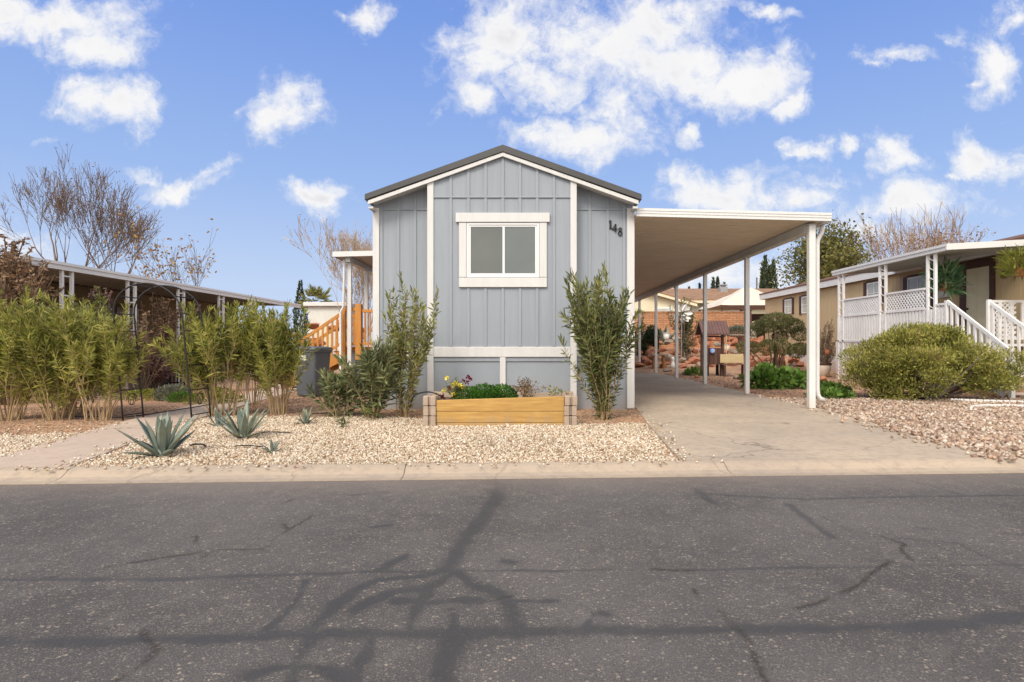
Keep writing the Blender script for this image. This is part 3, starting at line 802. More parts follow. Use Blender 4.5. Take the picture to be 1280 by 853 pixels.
# ------------------------------------------------------------------ the grey house
def house():
    t = thing('mobile_home', 'grey-blue single-wide mobile home with charcoal gable roof and white trim', 'house', (-.42, 10.5, 0))
    XL, XR = -2.72, 1.885; YF, YB = 10.5, 27.5; YBAY = 10.25; BL, BR = -1.715, .845
    ap = (-.42, 4.49); el = 3.615
    # wall: main body with gable, bay, battens
    w = MB()
    w.prism([(XL,.86),(XR,.86),(XR,el+.02),(ap[0],ap[1]-.06),(XL,el+.02)], 'y', YF, YB)
    def gz(x):
        s = (x-XL)/(ap[0]-XL) if x < ap[0] else (XR-x)/(XR-ap[0]); return el+(ap[1]-el)*s-.03
    w.prism([(BL+.004,.86),(BR-.004,.86),(BR-.004,gz(BR)),(ap[0],ap[1]-.04),(BL+.004,gz(BL))], 'y', YBAY, YF-.004)
    bw = .05
    bays = [WX(p, YBAY) for p in (563.5,585.5,607,628.5,650,671.5,692.5)]
    for i, x in enumerate(bays):
        z1 = gz(x)-.02
        ww = bw
        if abs(x) < 9 and WX(572,YBAY) < x < WX(684,YBAY):
            w.box(x-ww/2, x+ww/2, YBAY-.016, YBAY+.006, 1.115, 2.14); w.box(x-ww/2, x+ww/2, YBAY-.016, YBAY+.006, 3.42, z1)
        else: w.box(x-ww/2, x+ww/2, YBAY-.016, YBAY+.006, 1.115, z1)
    w.box(BL+.1, BR-.1, YBAY-.022, YBAY+.004, 3.685, 3.71)
    for x in [WX(p, YF) for p in (477,498,519,737,759.5,780)]:
        w.box(x-bw/2, x+bw/2, YF-.016, YF+.006, 1.115, gz(x)-.03)
    for a, b in ((XL+.11, BL-.005), (BR+.005, XR-.13)):
        w.box(a, b, YF-.022, YF+.004, 3.655, 3.68) if False else None
        w.box(a, b, YF-.02, YF+.004, 3.53, 3.552)
    part('wall', w, M['siding'], t, .003)
    # skirting
    s = MB(); s.box(XL+.02, XR-.02, YF+.02, YB-.02, -.1, .862)
    s.box(BL+.02, BR-.02, YBAY+.02, YF+.02, -.1, .862); part('skirting', s, M['siding_flat'], t, .004)
    # trim boards
    def trim(x0,x1,y0,y1,z0,z1):
        b = MB(); b.box(x0,x1,y0,y1,z0,z1); return part('trim_board', b, M['trim'], t, .006)
    trim(XL-.01, XL+.105, YF-.028, YF+.1, .02, el-.05)
    trim(XR-.12, XR+.012, YF-.028, YF+.1, .02, el-.06)
    trim(BL-.01, BL+.098, YBAY-.028, YF-.006, .02, gz(BL)+.0)
    trim(BR-.098, BR+.01, YBAY-.028, YF-.006, .02, gz(BR)+.0)
    trim(BL+.1, BR-.1, YBAY-.026, YBAY+.03, .935, 1.11)
    trim(XL+.107, BL-.012, YF-.026, YF+.03, .935, 1.10)
    trim(BR+.012, XR-.122, YF-.026, YF+.03, .935, 1.10)
    xm = WX(628.5, YBAY); trim(xm-.05, xm+.05, YBAY-.024, YBAY+.03, .02, .933)
    # roof: two slopes with a thick charcoal rake, white fascia under it, grey soffit
    RF = 10.17; apz = 4.585; ez = 3.735; RL, RR = -2.79, 1.965
    rl = MB(); th = .125
    rl.prism([(RL,ez),(ap[0],apz),(RR,ez),(RR,ez-th+.02),(ap[0],apz-th),(RL,ez-th+.02)], 'y', RF, YB+.3)
    ro = part('roof', rl, M['roof_metal'], t, .008)
    f = MB(); th2 = .072
    a1, e1 = apz-th, ez-th+.02
    f.prism([(RL+.05,e1-.003),(ap[0],a1-.003),(RR-.05,e1-.003),(RR-.05,e1-th2),(ap[0],a1-th2),(RL+.05,e1-th2)], 'y', RF+.018, RF+.055)
    # eave returns
    part('fascia', f, M['trim'], t, .004)
    for x0, x1 in ((RL+.05, XL+.06), (XR-.06, RR-.05)):
        q = MB(); q.box(x0, x1, RF+.058, YF-.03, e1-.06-th2, e1-.02-th2); part('eave_return', q, M['trim'], t, .004)
    for x0, x1 in ((RL+.09, BL-.012), (BR+.012, RR-.09)):
        so = MB()
        def zz(x): return (a1-(a1-e1)*abs(x-ap[0])/(ap[0]-RL))-.045
        so.add([(x0,RF+.056,zz(x0)),(x1,RF+.056,zz(x1)),(x1,YF,zz(x1)),(x0,YF,zz(x0)),(x0,RF+.056,zz(x0)+.03),(x1,RF+.056,zz(x1)+.03),(x1,YF,zz(x1)+.03),(x0,YF,zz(x0)+.03)],
               [(0,3,2,1),(4,5,6,7),(0,1,5,4),(1,2,6,5),(2,3,7,6),(3,0,4,7)])
        part('soffit', so, M['soffit'], t)
    # window
    Y = YBAY
    def wx(p): return WX(p, Y)
    def wz(p): return WZ(p, Y)
    fr = MB(); x0, x1, z0, z1 = wx(583.5), wx(674), wz(347), wz(279)
    e = .038
    fr.box(x0,x1,Y-.03,Y+.02,z0,z0+e); fr.box(x0,x1,Y-.03,Y+.02,z1-e,z1); fr.box(x0,x0+e,Y-.03,Y+.02,z0+e,z1-e); fr.box(x1-e,x1,Y-.03,Y+.02,z0+e,z1-e)
    win = part('window', fr, M['vinyl'], t, .003)
    xc = wx(629.5)
    sa_ = MB(); k = .03
    for (a, b, yo) in ((x0+e+.002, xc+.02, -.018), (xc-.018, x1-e-.002, -.0175)):
        ya, yb = Y+yo, Y+yo+.014
        sa_.box(a,b,ya,yb,z0+e+.002,z0+e+k); sa_.box(a,b,ya,yb,z1-e-k,z1-e-.002); sa_.box(a,a+k,ya,yb,z0+e+k,z1-e-k); sa_.box(b-k,b,ya,yb,z0+e+k,z1-e-k)
    part('sash', sa_, M['vinyl'], win)
    g1 = MB(); g1.box(x0+e+k, xc-.008, Y-.0105, Y-.007, z0+e+k-.002, z1-e-k+.002); part('pane', g1, M['glass_a'], win)
    g2 = MB(); g2.box(xc+.012, x1-e-k, Y-.0085, Y-.005, z0+e+k-.002, z1-e-k+.002); part('pane', g2, M['glass_b'], win, label='right window pane, slightly greener')
    tb = MB(); tb.box(wx(570),wx(687),Y-.05,Y,wz(278.5),wz(267)); part('window_header', tb, M['trim'], win, .005)
    for a, b in ((574,583.2),(674.3,683.5)):
        tb = MB(); tb.box(wx(a),wx(b),Y-.038,Y,wz(347),wz(279)); part('window_casing', tb, M['trim'], win, .005)
    tb = MB(); tb.box(wx(574),wx(683.5),Y-.042,Y,wz(359.5),wz(347.5)); part('window_sill', tb, M['trim'], win, .005)
    # numbers 1 4 8 stepping down to the right
    def digit(strokes, cx, cz):
        b = MB()
        for pts, wd in strokes:
            P3 = [(cx+p[0], YF-.02, cz+p[1]) for p in pts]
            for a, c in zip(P3[:-1], P3[1:]): b.bar(a, c, wd, .012, (0,1,0))
        part('house_number', b, M['black'], t)
    def ring(cx, cz, rx, rz, n=14): return [(cx+rx*math.cos(6.2832*i/n), cz+rz*math.sin(6.2832*i/n)) for i in range(n+1)]
    z = lambda p: WZ(p, YF); x = lambda p: WX(p, YF)
    digit([([(0,-.068),(0,.07)], .03), ([(-.028,.048),(0,.068)], .014), ([(-.026,-.069),(.026,-.069)], .011)], x(763), z(281))
    digit([([(.012,-.072),(.016,.07)], .026), ([(-.042,-.022),(.012,.068)], .012), ([(-.046,-.024),(.046,-.02)], .016)], x(768.2), z(285.4))
    digit([(ring(0,.034,.024,.03), .016), (ring(0,-.034,.031,.036), .019)], x(775), z(289.8))
    return t
house()

# ------------------------------------------------------------------ porch cover and timber steps on the left of the house
def side_porch():
    t = thing('porch_cover', 'small white flat porch cover on slim posts left of grey house', 'awning', (-3.8, 15, 0))
    r = MB(); XL0, XR0 = -4.9, -2.73
    zr = 3.555; zl = 3.50
    r.add([(XL0,15.02,zl-.1),(XR0,15.02,zr-.1),(XR0,17.5,zr-.1),(XL0,17.5,zl-.1),(XL0,15.02,zl-.03),(XR0,15.02,zr-.03),(XR0,17.5,zr-.03),(XL0,17.5,zl-.03)],
          [(0,3,2,1),(4,5,6,7),(0,1,5,4),(1,2,6,5),(2,3,7,6),(3,0,4,7)])
    part('roof_panel', r, M['awning_under'], t)
    f = MB()
    for (a, b, za, zb, y0, y1) in ((XL0-.02, XR0, zl, zr, 14.98, 15.018), (XL0-.02, XR0, zl, zr, 17.502, 17.54)):
        f.add([(a,y0,za-.13),(b,y0,zb-.13),(b,y1,zb-.13),(a,y1,za-.13),(a,y0,za),(b,y0,zb),(b,y1,zb),(a,y1,za)], [(0,3,2,1),(4,5,6,7),(0,1,5,4),(1,2,6,5),(2,3,7,6),(3,0,4,7)])
    f.box(XL0-.02, XL0-.002, 15.02, 17.5, zl-.13, zl)
    part('fascia', f, M['white_metal'], t)
    b = MB(); b.box(-4.64,-4.52,15.12,17.4,zl-.24,zl-.105); part('beam', b, M['beam'], t)
    for y in (15.3, 16.9):
        p = MB(); p.box(-4.63,-4.53,y-.05,y+.05,0,zl-.242); part('post', p, M['white_metal'], t, .006)
    d = MB(); x = -4.71; y = 15.2
    d.tube([(x+.02,y,zl-.13),(x+.02,y,zl-.3),(x,y,2.3),(x-.005,y,2.12),(x-.075,y,1.98),(x-.075,y,.2),(x-.1,y-.1,.08)], .032, 8); part('downspout', d, M['white_metal'], t, 0, True)
    # timber steps
    s = thing('deck_steps', 'orange stained wooden deck and stair with slatted railing beside grey house', 'stairs', (-4, 16, 0))
    fl = MB(); fl.box(-4.75,-2.76,15.5,17.3,1.0,1.05)
    for k in range(9): fl.box(-4.76, -2.755, 15.49+k*.2, 15.49+k*.2+.19, 1.053, 1.085)
    part('deck', fl, M['deckwood'], s)
    sk = MB(); sk.box(-4.70,-2.77,15.56,15.60,.02,.995); part('skirt_panel', sk, M['siding_flat'], s)
    for x in (-4.75, -4.36, -3.6, -2.83):
        w = .075 if x == -4.36 else .045
        for yy in ((15.45,),) : 
            p = MB(); p.box(x-w, x+w, 15.36-w, 15.36+w+.02, .75, 2.10 if x != -4.36 else 2.2); part('railing_post', p, M['deckwood'], s, .006)
    r = MB(); r.box(-4.79,-4.44,15.33,15.39,2.02,2.10); r.box(-4.28,-2.76,15.33,15.39,1.98,2.06); r.box(-4.7,-2.8,15.34,15.38,1.14,1.2); part('hand_rail', r, M['deckwood'], s, .005)
    for x in list(np.arange(-4.6,-4.45,.14))+list(np.arange(-4.2,-2.8,.13)):
        p = MB(); p.box(x-.02,x+.02,15.345,15.375,1.2,1.98); part('baluster', p, M['deckwood'], s)
    # flight going down to the left
    x0, z0, x1, z1 = -4.75, 1.085, -6.35, .05
    for y in (15.45, 16.55):
        st = MB(); st.bar((x0+.05,y,z0-.16),(x1,y,z1+.02),.05,.26,(0,0,1)); part('stringer', st, M['deckwood'], s)
        hr = MB(); hr.bar((x0,y-.05,z0+.92),(x1+.1,y-.05,z1+.95),.05,.08,(0,0,1)); hr.bar((x0,y-.05,z0+.16),(x1+.1,y-.05,z1+.18),.04,.06,(0,0,1)); part('stair_rail', hr, M['deckwood'], s)
        for k in range(12):
            f = (k+.5)/12; x = x0+(x1+.1-x0)*f; zb = z0+(z1-z0)*f
            p = MB(); p.box(x-.022,x+.022,y-.065,y-.035,zb+.2,zb+.9); part('baluster', p, M['deckwood'], s)
        p = MB(); p.box(x1+.02,x1+.12,y-.1,y,0,1.08); part('railing_post', p, M['deckwood'], s, .005)
    for k in range(6):
        f = (k+.6)/6.2; x = x0+(x1-x0)*f; z = z0+(z1-z0)*f
        tr = MB(); tr.box(x-.15,x+.13,15.48,16.52,z-.04,z); part('tread', tr, M['deckwood'], s, .004)
side_porch()

# wheeled bin
def bin_():
    x, y = -4.82, 13.3
    t = thing('wheelie_bin', 'dark grey plastic wheelie bin standing by the wooden stair', 'bin', (x, y, 0))
    b = MB()
    def ringz(w, d, z, r=.06):
        pts = []
        for (sx, sy, a0) in ((1,1,0),(-1,1,90),(-1,-1,180),(1,-1,270)):
            for k in range(5):
                a = R(a0+k*22.5); pts.append((x+sx*(w/2-r)+r*math.cos(a), y+sy*(d/2-r)+r*math.sin(a), z))
        return pts
    lv = [(.46,.50,.02),(.475,.53,.06),(.55,.62,.80),(.57,.65,.98),(.61,.69,.985),(.615,.695,1.03)]
    vs = []; n = 20
    for l in lv: vs += ringz(*l)
    fs = [(i*n+k, i*n+(k+1)%n, (i+1)*n+(k+1)%n, (i+1)*n+k) for i in range(len(lv)-1) for k in range(n)]
    fs.append(tuple(range(n-1,-1,-1))); fs.append(tuple(range((len(lv)-1)*n, len(lv)*n)))
    b.add(vs, fs); part('body', b, M['bin'], t, 0, False)
    l = MB(); lv = [(.63,.72,1.034),(.64,.73,1.05),(.62,.70,1.085),(.45,.5,1.11)]; vs = []
    for q in lv: vs += ringz(*q)
    fs = [(i*n+k, i*n+(k+1)%n, (i+1)*n+(k+1)%n, (i+1)*n+k) for i in range(len(lv)-1) for k in range(n)]
    fs.append(tuple(range(n-1,-1,-1))); fs.append(tuple(range(3*n, 4*n))); l.add(vs, fs); part('lid', l, M['bin'], t)
    for s in (-1,1):
        w = MB(); w.prism([(y+.26+.12*math.cos(k*.39), .12+.12*math.sin(k*.39)) for k in range(16)], 'x', x+s*.30-.03, x+s*.30+.03); part('wheel', w, M['rubber'], t)
    h = MB(); h.tube([(x-.22,y+.36,.96),(x-.22,y+.43,1.0),(x+.22,y+.43,1.0),(x+.22,y+.36,.96)], .018, 8); part('handle', h, M['bin'], t)
    lb = MB(); lb.add([(x-.11,y-.322,.80),(x+.06,y-.322,.80),(x+.06,y-.331,.92),(x-.11,y-.331,.92)], [(0,1,2,3)]); part('print', lb, M['bin_label'], t, label='pale worn printed marking on the bin front')
    for o in t.children: pass
    t.rotation_euler = (0,0,R(-14))
bin_()

# ------------------------------------------------------------------ carport
def carport():
    t = thing('carport', 'long flat white carport with tan underside and slim white posts', 'carport', (3.5, 10.4, 0))
    X0, X1, Y0, Y1 = 1.905, 5.30, 10.32, 28.0
    zl, zr = 3.40, 3.315          # underside
    r = MB(); n = int((Y1-Y0)/.3)
    # interlocking pans running across the drive: each has a shallow rib
    for k in range(n):
        a = Y0+.06+k*(Y1-Y0-.06)/n; b = a+(Y1-Y0-.06)/n
        prof = [(a,0),(b-.05,0),(b-.045,.010),(b-.006,.010),(b,0),(b,.05),(a,.05)]
        vs = []
        for (xx, zz) in ((X0, zl), (X1-.12, zr)):
            vs += [(xx, p[0], zz+p[1]) for p in prof]
        m = len(prof); fs = [tuple(range(m)), tuple(range(2*m-1,m-1,-1))]+[(i,i+m,(i+1)%m+m,(i+1)%m) for i in range(m)]
        r.add(vs, fs)
    part('roof_panel', r, M['pan'], t)
    f = MB()
    def slope(y0, y1, a, b, lo, hi):
        za = zl+(zr-zl)*(a-X0)/(X1-X0); zb = zl+(zr-zl)*(b-X0)/(X1-X0)
        f.add([(a,y0,za+lo),(b,y0,zb+lo),(b,y1,zb+lo),(a,y1,za+lo),(a,y0,za+hi),(b,y0,zb+hi),(b,y1,zb+hi),(a,y1,za+hi)], [(0,3,2,1),(4,5,6,7),(0,1,5,4),(1,2,6,5),(2,3,7,6),(3,0,4,7)])
    slope(Y0+.004, Y0+.05, X0, X1, -.012, .125); slope(Y0-.004, Y0+.003, X0, X1, .04, .118); slope(Y0-.012, Y0-.005, X0, X1, .085, .128)
    part('fascia', f, M['white_metal'], t)
    f = MB(); slope(Y1-.05, Y1, X0, X1, -.012, .125); part('fascia', f, M['white_metal'], t)
    g = MB(); g.box(X1-.118, X1-.0, Y0+.052, Y1-.052, zr-.03, zr-.012); g.box(X1-.014, X1, Y0+.052, Y1-.052, zr-.011, zr+.10); g.box(X1-.118, X1-.106, Y0+.052, Y1-.052, zr-.011, zr+.0)
    part('gutter', g, M['beam'], t)
    b = MB(); b.box(4.97,5.11,10.60,Y1-.06,zr-.17,zr-.005); b.box(4.955,4.968,10.60,Y1-.06,zr-.17,zr-.145); part('beam', b, M['beam'], t)
    for y in (10.52, 13.6, 16.8, 20.0, 23.2, 26.6):
        p = MB(); w = .057 if y < 11 else .049
        p.box(5.04-w,5.04+w,y-w,y+w,.02,zr-.172 if y > 11 else zr-.05); 
        po = part('post', p, M['white_metal'], t, .008)
        c = MB(); c.box(5.04-.07,5.04+.07,y-.068,y+.066,zr-.048,zr-.035) if y < 11 else c.box(5.04-.06,5.04+.06,y-.06,y+.06,zr-.185,zr-.173)
        part('bracket', c, M['beam'], po)
    d = MB(); y = 10.60; x = 5.16
    d.tube([(5.275,y,zr-.03),(5.275,y,zr-.10),(5.26,y,zr-.17),(5.22,y,zr-.24),(5.19,y,zr-.31),(5.185,y,zr-.40),(5.185,y,.36),(5.195,y,.26),(5.23,y,.19),(5.31,y,.155)], .042, 10)
    part('downspout', d, M['white_metal'], t, 0, True)
carport()

# ------------------------------------------------------------------ planter and its plants
def agave(x, y, size, n, seed, label, group='blue grey agaves in the gravel'):
    g = random.Random(seed); z = terr(x, y)
    t = thing('agave', label, 'agave', (x, y, z), group)
    b = MB()
    for k in range(n):
        f = (k+.5)/n; az = k*2.39996+g.uniform(-.2,.2)
        el = R(82-62*f+g.uniform(-8,8)); L = size*(.72+.33*math.sin(math.pi*min(1,f*1.1+.1)))*g.uniform(.85,1.1)
        W = size*.15*g.uniform(.85,1.1); curl = g.uniform(-.15,.35)
        vs = []; seg = 9
        hd = Vector((math.cos(az), math.sin(az), 0)); sd = Vector((-math.sin(az), math.cos(az), 0))
        p = Vector((x,y,z))+hd*size*.05*(1+f); e = el; prev = p.copy()
        for i in range(seg+1):
            s = i/seg
            wd = W*(.55+.9*s-.45*s*s)*(1-s**3.2)*.72 if s < 1 else .002
            d = hd*math.cos(e)+Vector((0,0,1))*math.sin(e); up = -hd*math.sin(e)+Vector((0,0,1))*math.cos(e)
            if i: prev = prev+d*(L/seg)
            th = W*.16*(1-s*.85)
            vs += [prev-sd*wd+up*wd*.42, prev-sd*wd*.5+up*wd*.06, prev+sd*wd*.5+up*wd*.06, prev+sd*wd+up*wd*.42, prev-up*(th+.0)]
            e -= curl/seg*(1.0 if s < .6 else -1.2)
        fs = []
        for i in range(seg):
            for a, c in ((0,1),(1,2),(2,3),(3,4),(4,0)): fs.append((i*5+a, i*5+c, (i+1)*5+c, (i+1)*5+a))
        b.add(vs, fs)
    part('rosette', b, M['agave'], t, 0, True)
    return t
agave(-3.76, 6.12, .48, 21, 3, 'largest blue-grey agave beside the concrete path')
agave(-3.50, 7.30, .47, 16, 8, 'second largest spiky agave, right of the largest one')
agave(-4.35, 8.35, .30, 9, 12, 'small pale agave offset behind the left side of the second largest agave')
agave(-3.20, 8.56, .26, 13, 15, 'small agave alone in gravel between the path oleanders and the house shrub')
agave(-2.70, 6.28, .17, 10, 22, 'smallest agave half sunk in gravel nearest the curb')
def planter():
    Y0 = 8.35; xl, xr = -1.46, .70
    t = thing('raised_planter', 'raised yellow timber planter box held by tan concrete corner blocks', 'planter', ((xl+xr)/2, Y0+.35, 0))
    bz = [.0,.045,.205,.40]
    for i in range(3):
        b = MB(); a, c = bz[i]+.002, bz[i+1]-.002
        tilt = .012
        b.add([(xl+.175,Y0+.03-.004*i,a),(xr-.175,Y0+.03+.003*i,a),(xr-.175,Y0+.075,a),(xl+.175,Y0+.075,a),(xl+.175,Y0+.03-.004*i,c-(.035 if i==2 else 0)),(xr-.175,Y0+.03+.003*i,c+(.02 if i==2 else 0)),(xr-.175,Y0+.075,c+(.02 if i==2 else 0)),(xl+.175,Y0+.075,c-(.035 if i==2 else 0))],
              [(0,3,2,1),(4,5,6,7),(0,1,5,4),(1,2,6,5),(2,3,7,6),(3,0,4,7)])
        part('front_board', b, M['cedar'], t, .005)
    g = random.Random(4)
    for cx in (xl+.085, xr-.085):
        for cy in (Y0+.08, Y0+.80):
            for k in range(3):
                b = MB(); h = .142; z0 = k*h
                jx, jy = g.uniform(-.006,.006), g.uniform(-.006,.006)
                for sx in (-1, 1):
                    b.box(cx+jx+sx*.0525-.036, cx+jx+sx*.0525+.036, cy+jy-.085, cy+jy+.085, z0+.003, z0+h-.003)
                b.box(cx+jx-.018, cx+jx+.018, cy+jy-.05, cy+jy+.05, z0+.004, z0+h-.004)
                part('corner_block', b, M['block'], t, .008)
    for cx in (xl+.085, xr-.085):
        b = MB(); b.box(cx-.02,cx+.02,Y0+.17,Y0+.71,.02,.38); part('side_board', b, M['tan_wood'], t, .004)
    b = MB(); b.box(xl+.18,xr-.18,Y0+.74,Y0+.785,.02,.41); part('back_board', b, M['block'], t, .004)
    s = MB(); n = 24; vs = []
    for j in range(7):
        for i in range(n+1):
            x = xl+.15+(xr-xl-.3)*i/n; y = Y0+.078+(.66)*j/6
            vs.append((x, y, .335+.02*vnoise(x,y,6)))
    s.add(vs, [(j*(n+1)+i, j*(n+1)+i+1, (j+1)*(n+1)+i+1, (j+1)*(n+1)+i) for j in range(6) for i in range(n)]); part('soil', s, M['soil'], t)
planter()
def stemmy(name, label, cat, loc, h, rad, nst, mat, wood, lsize, per, seed, lw=.3, group=None, leafbase=.2, droop=.0, tilt=.5):
    g = np.random.default_rng(seed); t = thing(name, label, cat, loc, group); st = MB(); P = []; D = []
    L = Vector(loc)
    for k in range(nst):
        az = g.uniform(0,6.28); e = rad*g.uniform(.1,1); hh = h*g.uniform(.6,1)*(1-.3*(e/rad)**2)
        tip = Vector((math.cos(az)*e, math.sin(az)*e, hh)); b = Vector((math.cos(az),math.sin(az),0))*rad*.12*g.uniform(0,1)
        pts = [b.lerp(tip, s/4)+Vector((0,0,.12*hh*math.sin(s/4*3.14)))+Vector(g.normal(0,.02*h,3)) for s in range(5)]
        st.tube([p+L for p in pts], [max(.0025,.008*h)*(1-.6*s/4) for s in range(5)], 4)
        for w in range(per):
            s = leafbase+(1-leafbase)*g.uniform(); i = min(3,int(s*4)); p = pts[i].lerp(pts[i+1], s*4-i)
            d = Vector(g.normal(0,1,3)); d.z = d.z*.6+.45-droop; P.append(p+L+d*.01); D.append(d)
    part('stem', st, wood, t)
    n = len(P); link('foliage', leaf_mesh('foliage', P, D, lsize*g.uniform(.6,1.2,n), lsize*lw*g.uniform(.7,1.2,n), mat, .2, seed), t)
    return t
def mound(name, label, cat, loc, pads, n, lsize, mat, seed, lw=.35, group=None, up=.5, stems=0, wood=None, inner=.3, jitter=.06):
    g = np.random.default_rng(seed); t = thing(name, label, cat, loc, group)
    pads = [(loc[0]+p[0],loc[1]+p[1],loc[2]+p[2],p[3],p[4],p[5]) for p in pads]
    Q, D = blob_foliage(None, g, n, pads, up, jitter, inner)
    k = Q[:,2] > loc[2]+.005; Q, D = Q[k], D[k]; n = len(Q)
    if stems:
        st = MB(); gg = random.Random(seed)
        for _ in range(stems):
            p = gg.choice(pads); tip = Vector((p[0]+gg.gauss(0,.5)*p[3], p[1]+gg.gauss(0,.5)*p[4], p[2]+gg.gauss(.2,.4)*p[5])); b = Vector((loc[0]+gg.gauss(0,.07), loc[1]+gg.gauss(0,.07), loc[2]-.03))
            pts = [b.lerp(tip, s/5)+Vector((gg.gauss(0,.05),gg.gauss(0,.05),-.12*math.sin(s/5*3.14))) for s in range(6)]
            st.tube(pts, [.045*(1-.75*s/5) for s in range(6)], 6)
        part('trunk', st, wood or M['bark_grey'], t)
    link('foliage', leaf_mesh('foliage', Q, D, lsize*g.uniform(.55,1.25,n), lsize*lw*g.uniform(.7,1.2,n), mat, .2, seed), t)
    return t
zp = .335
mound('groundcover_plant', 'dense bright green mound of groundcover in the planter', 'plant', (-.60,8.70,zp), [(-.27,0,.04,.2,.22,.14),(-.02,.02,.05,.24,.22,.165),(.22,.02,.05,.22,.22,.16),(.06,-.1,.03,.35,.15,.11)], 9000, .032, M['mound'], 31, .45)
def flowers():
    x, y = -1.03, 8.66
    t = stemmy('flowering_plant', 'snapdragons with yellow and maroon blooms at left end of planter', 'flowers', (x,y,zp-.02), .36, .19, 22, M['oleander_dk'], M['cane'], .055, 20, 41, .3, leafbase=.1)
    g = random.Random(5)
    for (mat, lab, n, spots) in ((M['pet_yellow'], None, 0, [(-.13,.34),(-.05,.24),(.06,.24),(.10,.21),(-.03,.10),(-.17,.16),(.0,.27)]), (M['pet_red'], None, 0, [(.17,.36),(.10,.30),(-.10,.20),(.16,.28),(-.22,.06),(.20,.32)])):
        for (dx, dz) in spots:
            P = []; D = []; c = Vector((x+dx, y-.08+g.uniform(-.05,.05), zp+dz*.95))
            for k in range(16): d = Vector((g.gauss(0,1),g.gauss(0,1),g.gauss(.3,1))).normalized(); P.append(c+d*.006); D.append(d)
            link('bloom', leaf_mesh('bloom', P, D, .036, .026, mat, .2, 3), t)
flowers()
stemmy('dried_plant', 'dry brown twiggy plant in the middle of the planter', 'plant', (.02,8.62,zp-.02), .38, .27, 34, M['straw'], M['bark'], .045, 20, 51, .35, leafbase=.15)
stemmy('wilted_plant', 'small drooping dark-leaved plant at right of the planter', 'plant', (.34,8.6,zp-.02), .26, .24, 7, M['oleander_dk'], M['bark'], .06, 8, 53, .4, leafbase=.4)

# drip irrigation tubes
def tube_thing(name, label, cat, pts, r, mat, group=None, n=6):
    g = MB()
    # smooth the polyline
    q = []
    P = [Vector(p) for p in pts]
    for i in range(len(P)-1):
        p0, p1, p2, p3 = P[max(i-1,0)], P[i], P[i+1], P[min(i+2,len(P)-1)]
        for k in range(6):
            s = k/6; q.append(.5*((2*p1)+(p2-p0)*s+(2*p0-5*p1+4*p2-p3)*s*s+(3*p1-p0-3*p2+p3)*s**3))
    q.append(P[-1]); g.tube(q, r, n); return solo(name, g, mat, label, cat, P[0], group, 0, True)
GR = 'black drip tubes on the ground'
tube_thing('drip_tube', 'black drip tube arching from the house shrub into the planter', 'tube', [(-1.72,8.78,.30),(-1.66,8.74,.40),(-1.50,8.68,.455),(-1.35,8.66,.44),(-1.2,8.66,.36)], .011, M['rubber'], GR)
tube_thing('drip_tube', 'black drip tube lying right of the largest agave', 'tube', [(-3.75,6.6,.03),(-3.68,6.58,.045),(-3.62,6.6,.04),(-3.55,6.55,.03)], .010, M['rubber'], GR)
tube_thing('drip_tube', 'thin black drip tube running right from the second largest agave', 'tube', [(-3.40,7.5,.03),(-3.3,7.5,.045),(-3.15,7.55,.035),(-3.02,7.55,.03)], .007, M['rubber'], GR)
tube_thing('drip_tube', 'thin black drip tube leading to the smallest agave by the curb', 'tube', [(-3.23,6.55,.03),(-3.1,6.56,.035),(-2.9,6.5,.03)], .007, M['rubber'], GR)
tube_thing('drip_tube', 'black drip tube along the dirt from small agave to house shrub', 'tube', [(-3.5,9.6,.03),(-3.2,9.62,.04),(-2.9,9.5,.03),(-2.6,9.55,.05),(-2.35,9.45,.03)], .009, M['rubber'], GR)
tube_thing('drip_tube', 'black drip tube along the dirt edge under the left oleanders', 'tube', [(-7.2,9.3,.03),(-6.6,9.15,.04),(-6.2,9.2,.03),(-5.95,10.2,.04),(-5.9,11.5,.03)], .010, M['rubber'], GR)

